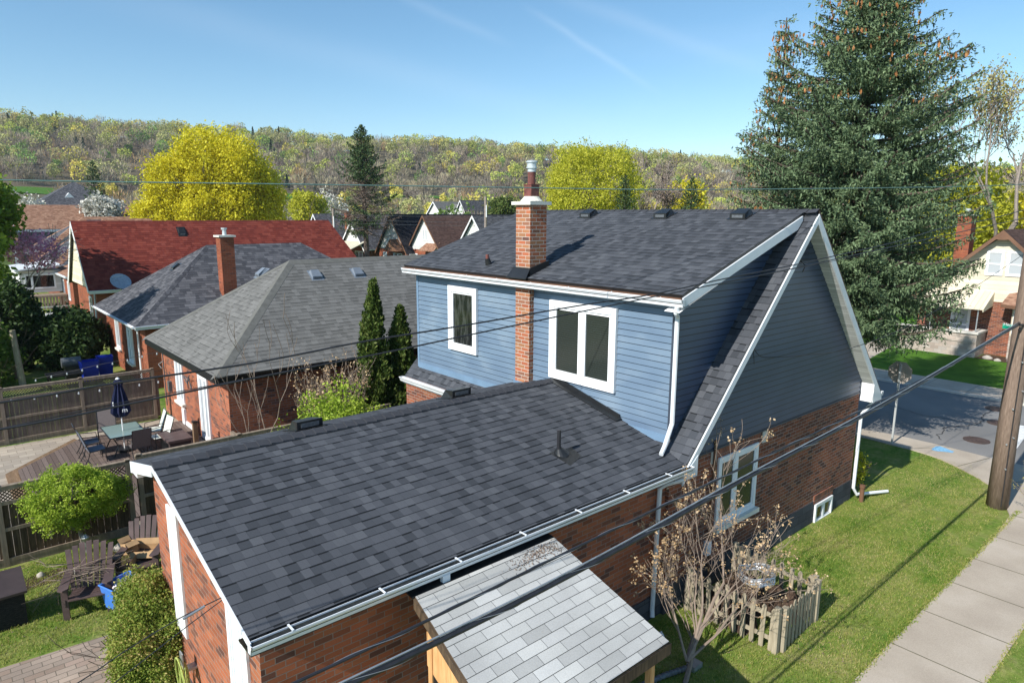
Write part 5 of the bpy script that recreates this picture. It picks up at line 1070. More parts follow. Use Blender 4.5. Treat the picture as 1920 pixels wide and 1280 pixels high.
# ------------------------------------------------------------------ street furniture
ss=thing('stop_sign','back of a stop sign on a galvanised post at the corner','sign',(25.34,8.48,0))
m=MB(); m.box(25.31,8.45,0,25.37,8.51,2.95); m.build('post',MT['post'],ss)
m=MB(); c=V(25.40,8.5,2.62); rr_=.41; pts=[c+V(0,rr_*math.cos(R_(22.5+45*k)),rr_*math.sin(R_(22.5+45*k))) for k in range(8)]
m.ext(pts,(.012,0,0)); sg=m.build('sign_plate',MT['signback'],ss); m=MB(); m.ext([p+V(.0135,0,0) for p in pts],(.004,0,0)); sf=m.build('sign_face',MT['signred'],sg)
lettering('lettering','STOP',.3,sg,V(.08,.02,2.62),(R_(90),0,R_(90)),MT['white'],'CENTER')
gs=thing('street_name_sign','green street name sign with white lettering on a thin post across the road','sign',(38.9,8.2,.1))
m=MB(); m.tube([(38.9,8.2,.1),(38.9,8.2,3.0)],.03,8); m.build('post',MT['post'],gs); m=MB(); m.box(38.86,6.95,2.72,38.88,8.75,2.96) ; pl_=m.build('name_plate',MT['signgreen'],gs)
lettering('lettering','Henson Av   S',.2,pl_,V(-.05,.52,2.77),(R_(90),0,R_(-90)),MT['white'],'LEFT')
pole=thing('utility_pole','thick weathered wooden utility pole beside the pavement at right','pole',(22.0,4.5,0))
m=MB(); m.tube([(22,4.5,-.05),(22,4.5,3),(22,4.5,6),(22,4.5,9.6)],[.265,.24,.22,.19],20); m.build('pole_shaft',MT['polewood'],pole,smooth=True)
m=MB(); 
for z,a in ((1.9,3.4),(2.1,3.9),(2.9,3.5),(3.4,4.2),(4.2,3.7),(1.2,3.6)): m.tube([(22+.24*math.cos(a),4.5+.24*math.sin(a),z),(22+.30*math.cos(a),4.5+.30*math.sin(a),z)],.022,6)
m.build('step_bolt',MT['wiresilver'],pole); m=MB(); m.tube([(21.78,4.36,.1),(21.79,4.37,3),(21.8,4.36,5.2)],.014,6); m.build('ground_wire',MT['rubber'],pole)
m=MB(); m.tube([(21.75,4.45,5.2),(21.5,4.48,5.22)],.03,8); m.tube([(21.75,4.5,5.0),(21.6,4.5,5.08)],.02,6); m.build('cable_clamp',MT['black'],pole)
for (x,y,h_,lb,zz) in ((37.7,76.2,8.6,'pale slim utility pole in front of the awning house',0),(46.9,58.5,9.9,'pale utility pole standing above the ridge left of the chimney',0)):
    t=thing('utility_pole',lb,'pole',(x,y,0)); m=MB(); m.tube([(x,y,0),(x,y,h_)],[.19,.15],10); m.build('pole_shaft',MT['barkgrey'],t); m=MB(); m.tube([(x-.1,y-.25,h_-.9),(x-.1,y-.25,h_-2.2)],.06,8); m.box(x-.2,y-.2,2.2,x-.1,y+.2,3.4); m.build('insulator',MT['white'],t)
# ------------------------------------------------------------------ overhead wires
def wire(label,pts,r,mat='rubber',n=6,cat='cable',group='overhead cables',name='overhead_cable',dens=8,wrap=None):
    P=[Vector(p) for p in pts]; out=[]
    for i in range(len(P)-1):
        p0=P[max(0,i-1)];p1=P[i];p2=P[i+1];p3=P[min(len(P)-1,i+2)]
        for k in range(dens):
            t=k/dens; out.append(.5*((2*p1)+(p2-p0)*t+(2*p0-5*p1+4*p2-p3)*t*t+(3*p1-p0-3*p2+p3)*t**3))
    out.append(P[-1]); m=MB(); m.tube(out,r,n); o=m.build(name,MT[mat],smooth=True); tag(o,label,cat,group)
    if wrap:
        L=0; m=MB(); q=[]
        for a,b in zip(out,out[1:]):
            L0=L; L+=(b-a).length; st=max(2,int((b-a).length/.05)); d=(b-a).normalized(); s1=d.orthogonal().normalized(); s2=d.cross(s1)
            for k in range(st): f=k/st; an=(L0+(L-L0)*f)*wrap; q.append(a+(b-a)*f+(s1*math.cos(an)+s2*math.sin(an))*(r+.003))
        m.tube(q,.0028,4); m.build('lashing_wire',MT['wiresilver'],o)
    return o
C1=[(-3,4.68,4.45),(1.8,4.62,4.42),(4.8,4.6,4.5),(8.4,4.57,4.6),(12,4.54,4.7),(16,4.52,4.88),(21.6,4.5,5.2)]
C2_=[(-3,4.55,4.35),(2.1,4.5,4.28),(4.9,4.5,4.3),(7.9,4.5,4.45),(12.2,4.5,4.62),(16,4.5,4.85),(21.6,4.5,5.25)]
wire('thinner upper strand of the two thick black cables crossing in front of the lean-to roof',C1,.014,wrap=6)
wire('thick black bundled cable crossing in front of the lean-to roof',C2_,.028,wrap=5)
wire('steel support strand running on top of the thick black bundled cable',[(x,y,z+.05) for x,y,z in C2_],.009,'wiresilver')
wa=[(-2,7.0,6.4),(.33,6.77,6.47),(1.19,6.68,6.52),(2.35,6.55,6.56),(3.47,6.44,6.65),(4.65,6.31,6.71),(6.5,6.12,6.82),(7.83,5.98,6.88),(9.5,5.81,7.03),(11.15,5.63,7.16),(12.46,5.5,7.28),(14.71,5.26,7.5),(16.48,5.08,7.73),(19,4.8,7.95),(22,4.5,8.3)]
wb=[(-2,6.7,6.25),(.29,6.37,6.35),(1.2,6.3,6.41),(2.22,6.21,6.49),(3.58,6.09,6.58),(4.71,5.99,6.67),(6.91,5.8,6.84),(10.83,5.46,7.13),(12.15,5.35,7.24),(16.5,4.98,7.6),(22,4.5,8.05)]
wire('upper of the two black wires crossing in front of the dormer windows',wa,.011)
wire('lower of the two black wires crossing in front of the dormer windows',wb,.010)
wc=[(-2,6.3,6.1),(.4,6.0,6.33),(1.3,5.95,6.40),(2.4,5.87,6.49),(4,5.75,6.62)]
wire('thin lowest wire of the group crossing above the patio, left of the dormer',[(x,y+.5,z-.0) for x,y,z in wc[:3]]+[(3.4,6.3,6.52),(6.5,6.05,6.75),(10,5.7,7.02),(22,4.5,7.9)],.0045)
wt=[(-4,12.6,8.45),(.87,11.1,8.41),(3.97,10.13,8.43),(7.76,8.95,8.455),(11.41,7.81,8.49),(18.52,5.59,8.69),(22,4.5,8.85)]
wire('grey-green wire crossing the whole picture against the hillside',wt,.0085,'cable_green')
wire('black service drop looping from the gable wall towards the corner house',[(13.28,7.37,5.22),(13.5,7.3,5.0),(14.0,7.2,4.93),(15,7.0,4.88),(17.2,6.9,4.78),(21,6.8,5.05),(28,6.9,5.9),(38,7.2,7.3),(47,7.3,9)],.009)
m=MB(); m.box(13.2,7.34,5.15,13.26,7.42,5.3); m.tube([(13.25,7.36,5.25),(13.22,7.3,5.0),(13.3,7.33,4.85)],.008,5); tag(m.build('service_cable_bracket',MT['black'],hs_))
m=MB(); m.tube([(15.05,7.35,7.0),(15.0,7.2,6.9),(15.1,7.3,6.75)],.012,5); tag(m.build('service_cable_bracket',MT['black'],hs_))
wire('upper wire of the pair anchored at the lower corner of the wing roof',[(2.26,7.95,3.42),(1.75,7.95,3.34),(1.2,7.9,3.22),(.3,7.8,3.0),(-3,7.5,2.4)],.007)
wire('lower wire of the pair anchored at the lower corner of the wing roof',[(2.26,7.93,3.40),(1.75,7.85,3.24),(1.1,7.7,3.05),(.2,7.5,2.8),(-3,7.0,2.1)],.006)
m=MB(); m.tube([(2.05,7.95,3.385),(1.8,7.93,3.33)],.016,6); tag(m.build('cable_clamp',MT['wiresilver']),'silver preformed clamp on the wires near the wing roof corner','clamp')
for i,(za,zb,yy) in enumerate(((7.9,7.7,80),(7.3,7.2,79),(6.9,6.9,78))):
    wire(('highest','middle','lowest')[i]+' of three thin wires in front of the near-black roof',[(37.7,76.2,za),(50,66,za-.25),(60,58,zb)],.012,'cable_grey',5,group='wires in front of the near-black roof')
# ------------------------------------------------------------------ vegetation
def raw(name,v,mats,parent=None,loc=(0,0,0),mi=None,col=None):
    """v: (N,4,3) quads"""
    N=len(v); v=v.reshape(-1,3)-np.array(loc,float); me=D.meshes.new(name); me.vertices.add(4*N); me.vertices.foreach_set('co',v.ravel().astype(np.float32))
    me.loops.add(4*N); me.loops.foreach_set('vertex_index',np.arange(4*N,dtype=np.int32)); me.polygons.add(N); me.polygons.foreach_set('loop_start',np.arange(0,4*N,4,dtype=np.int32)); me.polygons.foreach_set('loop_total',np.full(N,4,dtype=np.int32))
    for m in mats: me.materials.append(m)
    if mi is not None: me.polygons.foreach_set('material_index',np.asarray(mi,dtype=np.int32))
    me.update(calc_edges=True)
    if col is not None:
        a=me.color_attributes.new('tint','FLOAT_COLOR','POINT'); c=np.ones((4*N,4),np.float32); c[:,:3]=np.repeat(col,4,0); a.data.foreach_set('color',c.ravel())
    o=D.objects.new(name,me); COL.objects.link(o)
    if parent is not None: o.parent=parent
    else: o.location=loc
    return o
def quads(p,d,L,W,rng,ref=None):
    N=len(p); d=d/(np.linalg.norm(d,axis=1)[:,None]+1e-9); e=rng.normal(size=(N,3)) if ref is None else ref+rng.normal(size=(N,3))*.35
    e=e-(e*d).sum(1)[:,None]*d; e/=np.linalg.norm(e,axis=1)[:,None]+1e-9
    L=np.asarray(L).reshape(-1,1)*np.ones((N,1)); W=np.asarray(W).reshape(-1,1)*np.ones((N,1))
    v=np.empty((N,4,3)); v[:,0]=p-d*L*.5; v[:,1]=p+e*W*.5; v[:,2]=p+d*L*.5; v[:,3]=p-e*W*.5; return v
def tintmat(name,trans=.25):
    g=G(name,.8,.15); at=g.nt.nodes.new('ShaderNodeAttribute'); at.attribute_name='tint'; geo=g.nt.nodes.new('ShaderNodeNewGeometry')
    c=g.mix(1,at.outputs['Color'],g.ramp(geo.outputs['Random Per Island'],[(0,(.85,)*3),(1,(1.15,)*3)]),'MULTIPLY'); g.col(c)
    tr=g.nt.nodes.new('ShaderNodeBsdfTranslucent'); g.nt.links.new(c,tr.inputs[0]); ms=g.nt.nodes.new('ShaderNodeMixShader'); ms.inputs[0].default_value=trans
    out=[n for n in g.nt.nodes if n.type=='OUTPUT_MATERIAL'][0]; g.nt.links.new(g.b.outputs[0],ms.inputs[1]); g.nt.links.new(tr.outputs[0],ms.inputs[2]); g.nt.links.new(ms.outputs[0],out.inputs[0]); return g.m
WOODM=tintmat('spring_woodland_foliage',.3)
KIND={'grey':(.31,.26,.20),'mauve':(.31,.24,.20),'rust':(.44,.29,.15),'gold':(.60,.52,.12),'lime':(.46,.50,.12),'olive':(.42,.42,.17),'tan':(.46,.40,.26),'green':(.22,.33,.09),'white':(.66,.62,.58),'dark':(.05,.08,.045)}
def wood(name,n,dr,thr,mixk,hr_,size,per,rng,skip=None,topline=None,dens=None):
    Q=[];C=[]
    cnt=0
    while cnt<n:
        th=rng.uniform(*thr); d=math.sqrt(rng.uniform(dr[0]**2,dr[1]**2))
        if skip and skip(th,d): continue
        cnt+=1
        x,y=txy(th,d); z=terr(th,d); h=rng.uniform(*hr_); 
        if topline is not None:
            depth=d*math.cos(th); zt=8+(402-topline(960-FPX*math.tan(th),rng))/FPX*depth
            if z+h>zt: h=zt-z
            if h<2.5: continue
        k=mixk[rng.integers(len(mixk))]
        if d>415 and d<535 and k in('lime','olive','gold') and rng.random()<.6: k=('grey','mauve','tan')[rng.integers(3)]
        if d>570 and k in('mauve','rust') : k=('olive','lime','tan')[rng.integers(3)]
        c=np.array(KIND[k])*rng.uniform(.7,1.28)
        r=h*rng.uniform(.28,.58) if k!='dark' else h*.2
        bare=k in('grey','mauve','rust','tan'); N=int(per*(.6 if bare else 1.)*rng.uniform(.8,1.2))
        if k=='dark':
            t=rng.uniform(0,1,N); a=rng.uniform(0,6.283,N); rr=r*(1-t)*rng.uniform(.5,1,N); p=np.stack([x+rr*np.cos(a),y+rr*np.sin(a),z+h*(.08+.92*t)],1); dd=np.stack([np.cos(a),np.sin(a),-.5*np.ones(N)],1); s=size
        else:
            p=lobed(rng,N,(x,y,z+h*.62),(r,r,h*.40),7,.3,.45); dd=rng.normal(size=(len(p),3)); s=size
            if bare: dd=(p-np.array([x,y,z+h*.2]))+rng.normal(size=(len(p),3))*h*.15
        N=len(p)
        Q.append(quads(p,dd,s*(2.6 if bare else 1.5)*rng.uniform(.7,1.3,N),s*(.34 if bare else 1.)*rng.uniform(.7,1.3,N),rng)); C.append(np.tile(c,(N,1)))
        m_=5 if bare else 2   # trunks and main limbs
        b=np.tile([x,y,z],(m_,1))+np.c_[rng.normal(size=(m_,2))*r*.16,np.zeros(m_)]; lean=np.c_[rng.normal(size=(m_,2))*.18,np.ones(m_)]
        lean[0,:2]*=.2; Q.append(quads(b+lean*h*.36,lean,h*.78,h*.028+.08,rng)); C.append(np.tile(np.array((.25,.22,.19))*rng.uniform(.6,1.2),(m_,1)))
    return raw(name,np.concatenate(Q),[WOODM],col=np.concatenate(C))
rng=np.random.default_rng(21)
tag(wood('hillside_wood',3300,(415,700),(R_(-42),R_(47)),['grey']*4+['mauve']*3+['tan']*5+['olive']*9+['lime']*6+['gold']*2+['rust']*1+['green']*2+['dark'],(8,16),.85,210,rng,
    skip=lambda th,d: False),kind='stuff')
def skipv(th,d):
    px=960-FPX*math.tan(th)
    if 70<px<215 and d<165: return True
    if 735<px<850 and d<170: return True
    if 0<px<300 and 150<d<200 and rng.random()<.5: return True
    if (px<110 or 540<px<640) and d>235: return True
    return False
tag(wood('valley_wood',760,(112,352),(R_(-42),R_(46)),['grey']*5+['mauve']*4+['rust']*5+['tan']*4+['olive']*3+['gold']*3+['lime']*3+['green'],(7,12),.62,210,rng,skip=skipv,topline=lambda px,r: r.uniform(346,388)),kind='stuff')
hd=MB()   # retaining wall of the road climbing the escarpment
pp=[]
for i in range(15):
    x=830+i*9; th=math.atan((960-x)/FPX); d=585; a,b=txy(th,d); zz=8+(402-(281+i*.95))/FPX*d*math.cos(th); pp.append((a,b,zz))
for a,b in zip(pp,pp[1:]): hd.ext([(a[0],a[1],a[2]-14),(b[0],b[1],b[2]-14),b,a],(1.,1.,0))
tag(hd.build('retaining_wall',MT['stone'],loc=pp[7]),'long pale retaining wall of the road high on the wooded hillside','wall')
# leaf materials
LM=dict(
 maple=leafmat('yellow_spring_maple_leaves',[(.1,(.44,.38,.014)),(.45,(.66,.60,.03)),(.8,(.82,.76,.07))],.45),
 lime=leafmat('lime_young_leaves',[(.1,(.32,.34,.018)),(.45,(.50,.50,.04)),(.8,(.66,.64,.09))],.45),
 fresh=leafmat('fresh_green_leaves',[(.1,(.16,.25,.02)),(.45,(.31,.43,.04)),(.8,(.50,.60,.09))],.4),
 mid=leafmat('mid_green_leaves',[(.1,(.05,.11,.015)),(.5,(.11,.20,.028)),(.8,(.20,.29,.05))],.35),
 box=leafmat('boxwood_leaves',[(.1,(.10,.16,.022)),(.45,(.20,.28,.04)),(.66,(.32,.33,.07)),(.88,(.46,.34,.14))],.25,cl=1.6),
 cedar=leafmat('cedar_foliage',[(.1,(.035,.065,.012)),(.45,(.075,.125,.022)),(.8,(.15,.18,.045))],.2,cl=2.5),
 spruce=leafmat('blue_spruce_needles',[(.1,(.045,.08,.038)),(.45,(.10,.152,.072)),(.85,(.22,.30,.155))],.06,cl=.8),
 pine=leafmat('dark_conifer_needles',[(.1,(.03,.06,.022)),(.5,(.06,.105,.035)),(.85,(.11,.15,.06))],.12,cl=.5),
 dead=leafmat('dead_brown_twigs',[(.1,(.12,.085,.065)),(.5,(.20,.15,.12)),(.85,(.28,.21,.16))],.05),
 left=leafmat('yellow_green_leaves',[(.1,(.10,.17,.018)),(.5,(.20,.30,.03)),(.85,(.34,.44,.06))],.45),
 dark=leafmat('dark_hedge_leaves',[(.1,(.02,.042,.012)),(.5,(.04,.08,.02)),(.85,(.08,.13,.03))],.25),
 cone=leafmat('spruce_cones',[(.1,(.24,.10,.035)),(.5,(.36,.165,.06)),(.85,(.48,.24,.10))],.0),
 white=leafmat('white_blossom',[(.1,(.42,.42,.34)),(.5,(.58,.57,.50)),(.85,(.70,.68,.63))],.2),
 pink=leafmat('magenta_blossom',[(.1,(.42,.16,.28)),(.5,(.60,.28,.44)),(.85,(.74,.44,.58))],.45),
 bud=leafmat('tan_papery_buds',[(.1,(.42,.27,.13)),(.5,(.60,.42,.24)),(.85,(.76,.60,.40))],.3),
 yb=leafmat('yellowish_young_buds',[(.1,(.30,.27,.08)),(.5,(.42,.38,.12)),(.85,(.52,.46,.2))],.35),
 grass=leafmat('grass_blades',[(.1,(.13,.22,.03)),(.38,(.24,.33,.05)),(.55,(.40,.41,.10)),(.8,(.56,.48,.22))],.45,cl=.7))
def tree(name,label,cat,base,crown_c,rad,leaf,bark,size,nclump,per,cr,depth=4,seed=1,tr=.25,L=None,group=None,spread=.65,lobes=10,amp=.3,fill=.35,k=3,trunkn=1,flatb=None,extra=()):
    """trunk with branching limbs, then leaf clumps in a lobed crown around the limb tips"""
    r=np.random.default_rng(seed); t=thing(name,label,cat,base,group); m=MB(); tips=[]
    hgt=crown_c[2]-base[2]
    for q in range(trunkn):
        b=V(*base)+V(r.normal()*.1,r.normal()*.1,0)*(1 if trunkn>1 else 0); d=(V(*crown_c)-b)+V(*(r.normal(size=3)*(.25 if trunkn>1 else .04)))*hgt
        branch(m,r,b,d,(L or hgt*.62),tr,depth,tips,spread,k,.12,3,.72,5,.012)
    m.build('trunk',bark,t)
    cen=lobed(r,nclump,crown_c,rad,lobes,amp,fill,flatb)
    for (c2,r2_,n2) in extra: cen=np.concatenate([cen,lobed(r,n2,c2,r2_,8,amp,fill)])
    if tips and depth>=3:
        tp=np.array([tuple(a[0]) for a in tips]); e=(tp-np.array(crown_c))/np.array(rad); tp=tp[(np.linalg.norm(e,axis=1)<1.15)]; cen=np.concatenate([cen,tp])
    p=clumps(r,cen,per,cr); leaves('crown',p,size,leaf,t,base,r)
    return t
def baretree(name,label,cat,base,d,L,tr,depth,bark,seed,leaf=None,size=.1,per=5,group=None,spread=.6,k=3,up_=.15,trunkn=1,cr=.2,shr=.68,rmin=.008,budname='buds',frac=1.):
    r=np.random.default_rng(seed); t=thing(name,label,cat,base,group); m=MB(); tips=[]
    for q in range(trunkn):
        dd=V(*d)+V(*(r.normal(size=3)*(.35 if trunkn>1 else 0))); branch(m,r,V(*base),dd,L,tr,depth,tips,spread,k,up_,3,.72,4,rmin,shr)
    m.build('branches',bark,t)
    if leaf:
        tp=[tuple(a[0]) for a in tips if r.random()<frac]+[tuple(a[2]) for a in tips if r.random()<frac*.5]; p=clumps(r,tp,per,cr); leaves(budname,p,size,leaf,t,base,r,aspect=1.3)
    return t
tree('maple_tree','large round bright yellow maple rising behind the red roof','tree',(26.5,80.8,0),(26.2,80.8,10.4),(6.0,6.0,6.9),LM['maple'],MT['bark'],.18,1350,36,.75,4,3,.45,fill=.42,lobes=22,amp=.40,extra=[((21.6,82.7,10.0),(3.2,3.2,4.8),330),((19.8,83,6.5),(2.8,2.8,3.6),220),((30.2,79.3,8.6),(3.1,3.1,5.6),380),((25.0,80.6,6),(6.8,5,3.5),350)])
tree('lime_leaf_tree','big lime yellow tree above the main roof ridge, right of the chimney','tree',(55,51,0),(55,51,9.8),(6.3,6.3,6.6),LM['lime'],MT['bark'],.14,1250,36,.65,4,5,.4,fill=.4,lobes=18,amp=.34)
baretree('bare_tree','leafless purplish tree just right of the big lime yellow tree','tree',(71.6,54.5,0),(0,0,1),4.9,.3,6,MT['barkgrey'],9,LM['dead'],.16,3,spread=.5,cr=.6,rmin=.03,budname='twig_buds')
tree('white_blossom_tree','dense round white blossom tree in front of the dark slate house','tree',(19,108,0),(19.4,108,7.9),(2.3,2.3,2.4),LM['white'],MT['bark'],.30,260,20,.7,3,6,.2,fill=.3)
tree('white_blossom_tree','sparse white blossom tree left of the dark slate house','tree',(13.4,124,0),(13.4,124,8.6),(2.2,2.2,2.4),LM['white'],MT['bark'],.26,60,10,.8,4,7,.2)
tree('white_blossom_tree','pale white blossom tree left of the tall half-dead conifer','tree',(59,123,0),(59,123,9.0),(3.8,3.8,3.0),LM['white'],MT['bark'],.26,120,12,.9,4,8,.2)
tree('yellow_tree','small yellow green tree tucked right of the large yellow maple','tree',(50,110,0),(50,110,8.8),(3.4,3.4,3.2),LM['lime'],MT['bark'],.3,240,18,.8,3,9,.2)
tree('round_evergreen','dark round evergreen bush just left of the roof-top chimney','tree',(72.6,85.9,0),(72.6,85.9,8.2),(2.9,2.9,2.9),LM['cedar'],MT['bark'],.22,300,20,.6,3,10,.2,fill=.3)
tree('yellow_tree','yellow green tree behind the right side of the big spruce','tree',(68,20.5,0),(68,20.5,7.6),(6.2,6.2,6.0),LM['lime'],MT['bark'],.26,620,22,1.0,4,11,.3,fill=.35)
tree('yellow_tree','low yellow tree left of the big spruce, above the roof ridge','tree',(86,60,0),(86,60,10.4),(3.2,3.2,3.0),LM['maple'],MT['bark'],.3,200,18,.8,3,12,.2)
tree('yellow_tree','golden green tree behind the corner house at the right edge','tree',(74,12.0,0),(74,12,7.2),(6.5,6.5,5.5),LM['maple'],MT['bark'],.28,520,20,1.0,4,14,.3)
baretree('budding_tree','tall half-bare tree with yellowish buds behind the corner house','tree',(65.7,17.0,0),(.0,.05,1),8.2,.27,6,MT['barkgrey'],17,LM['yb'],.15,7,spread=.55,cr=.75,rmin=.028,shr=.7)
tree('green_tree','green leafy tree filling the left edge above the dark cedar','tree',(.9,36.2,0),(.75,36.2,7.1),(2.2,2.2,2.8),LM['left'],MT['bark'],.17,420,22,.42,4,19,.16,fill=.35,flatb=4.2)
tree('green_tree','green tree shading the corner of the red roof, behind the left edge tree','tree',(2.9,49.5,0),(2.2,50.3,7.8),(3.0,3.0,3.4),LM['left'],MT['bark'],.2,560,20,.5,4,20,.16,fill=.35)
tree('redbud_tree','small magenta blossoming tree in front of the tan roofs, far left','tree',(5.1,50.8,0),(5.0,50.8,5.7),(1.5,1.5,1.15),LM['pink'],MT['barkgrey'],.12,90,13,.42,4,21,.08)
tree('round_lime_shrub','round-crowned lime green tree in front of the dark timber fence','tree',(2.15,18.0,0),(2.15,17.9,1.5),(1.18,.95,.86),LM['fresh'],MT['barkgrey'],.033,560,40,.11,4,23,.06,fill=.42,amp=.45,lobes=20,spread=.9,L=.75)
def bush(name,label,c,rad,leaf,size,n,per,cr,seed,lobes=10,amp=.28,fill=.3,stems=6,bark='bark'):
    r=np.random.default_rng(seed); base=(c[0],c[1],c[2]-rad[2]); t=thing(name,label,'bush',base); m=MB(); tips=[]
    for i in range(stems): branch(m,r,V(*base)+V(r.normal()*.08,r.normal()*.08,0),(r.normal()*.5,r.normal()*.5,1),rad[2]*.8,.018,2,tips,.6,3,.1)
    m.build('stems',MT[bark],t); cen=lobed(r,n,c,rad,lobes,amp,fill); cen=cen[cen[:,2]>base[2]+.03]; leaves('foliage',clumps(r,cen,per,cr),size,leaf,t,base,r); return t
bush('boxwood_bush','large dense green and bronze bush against the lit brick wall of the wing',(2.15,12.0,.93),(.70,1.0,1.05),LM['box'],.027,2000,38,.12,31,22,.34,.3)
bush('leafy_bush','leafy light green bush between the wing roof and the grey-roofed house',(8.3,16.9,1.95),(1.6,1.0,1.55),LM['fresh'],.055,620,18,.19,32,16,.45,.55)
bush('small_leafy_bush','small sparse light green bush just above the wing ridge, left of the leafy bush',(6.6,16.6,1.6),(.75,.6,1.3),LM['fresh'],.05,110,14,.22,33,8,.4,.6)
bush('dark_cedar_bush','very dark upright cedar at the left edge below the green tree',(3.0,42.2,2.3),(1.4,1.4,2.7),LM['dark'],.13,620,20,.3,34,8,.2)
bush('dark_hedge','broad dark hedge behind the deep blue bins',(5.3,41.6,1.5),(2.0,1.7,1.9),LM['dark'],.13,620,20,.3,35)
bush('dark_hedge','dark hedge left of the weathered pale pole behind the board fence',(1.2,39.5,1.2),(1.9,1.8,2.4),LM['mid'],.12,520,18,.3,36)
bush('variegated_shrub','small yellow-green shrub at the far corner of the brick gable wall',(20.45,7.85,.62),(.42,.42,.66),LM['lime'],.05,120,14,.11,37)
bush('dark_corner_shrub','dark shrub in the house shade behind the yellow-green one',(20.1,8.75,.55),(.6,.6,.62),LM['dark'],.06,150,14,.14,38)
baretree('bare_shrub','many-stemmed bare shrub left of the columnar cedars','bush',(8.9,18.9,0),(0,0,1),1.25,.022,4,MT['barktan'],41,LM['bud'],.05,2,spread=.42,k=3,up_=.25,trunkn=5,cr=.12,rmin=.006,shr=.72)
baretree('bare_sapling','bare young tree with thin pale branches by the brick corner','tree',(6.95,19.0,0),(0,0,1),1.7,.032,4,MT['barktan'],43,None,spread=.5,k=2,up_=.3,trunkn=2,rmin=.007,shr=.78)
# magnolia-like small tree with tan papery buds
r=np.random.default_rng(52); t=thing('budding_magnolia','many-branched small tree with tan papery buds over the picket enclosure','tree',(9.0,5.75,0)); m=MB(); tips=[]
for (d,L,tr) in (((.8,.1,.9),1.2,.05),((1.9,.1,.72),1.6,.045),((.25,.3,1.0),.9,.028),((2.4,-.1,.55),1.55,.03),((1.1,.45,.8),1.05,.03)):
    branch(m,r,V(9.15,5.9,.0) if tr>.045 else V(9.25,5.95,.35),d,L,tr,4,tips,.58,3,.10,4,.55,5,.0035,.74)
m.build('branches',MT['barktan'],t); tp=[tuple(a[0]) for a in tips if r.random()<.8]+[tuple(a[2]) for a in tips if r.random()<.25]; leaves('buds',clumps(r,tp,7,.055),.036,LM['bud'],t,(9.0,5.75,0),r,aspect=1.2)
baretree('twiggy_shrub','thin twiggy shrub with small yellow buds right of the utility pole','bush',(21.6,3.15,0),(.0,.2,1),.75,.012,3,MT['barktan'],55,LM['yb'],.03,4,spread=.5,up_=.2,trunkn=6,cr=.08,rmin=.004)
def cedar(label,x,y,h,r_,seed):
    r=np.random.default_rng(seed); t=thing('columnar_cedar',label,'tree',(x,y,0),'columnar cedars beside the dormer'); m=MB(); m.tube([(x,y,0),(x+.03,y,h*.9)],[.07,.015],6); m.build('trunk',MT['bark'],t)
    n=2400; tt=r.uniform(0,1,n)**1.15; a=r.uniform(0,6.283,n); pr=r_*np.clip((1-tt)*1.35,0,1)**.75*(1+.22*np.sin(a*3+tt*9)+.14*np.sin(a*5-tt*21)); rr=pr*r.uniform(.6,1.05,n)
    cen=np.stack([x+.03*np.sin(tt*7)+rr*np.cos(a),y+rr*np.sin(a),.15+tt*(h-.2)],1); p=clumps(r,cen,14,.085); dirs=np.repeat(np.stack([np.cos(a)*.5,np.sin(a)*.5,np.ones(n)],1),14,0)
    leaves('crown',p,.055,LM['cedar'],t,(x,y,0),r,dirs=dirs,jit=.8,aspect=1.8)
cedar('taller of the two columnar cedars, left one beside the dormer',10.95,19.55,5.9,.66,61); cedar('shorter of the two columnar cedars, right one beside the dormer',11.85,19.4,5.0,.72,62)
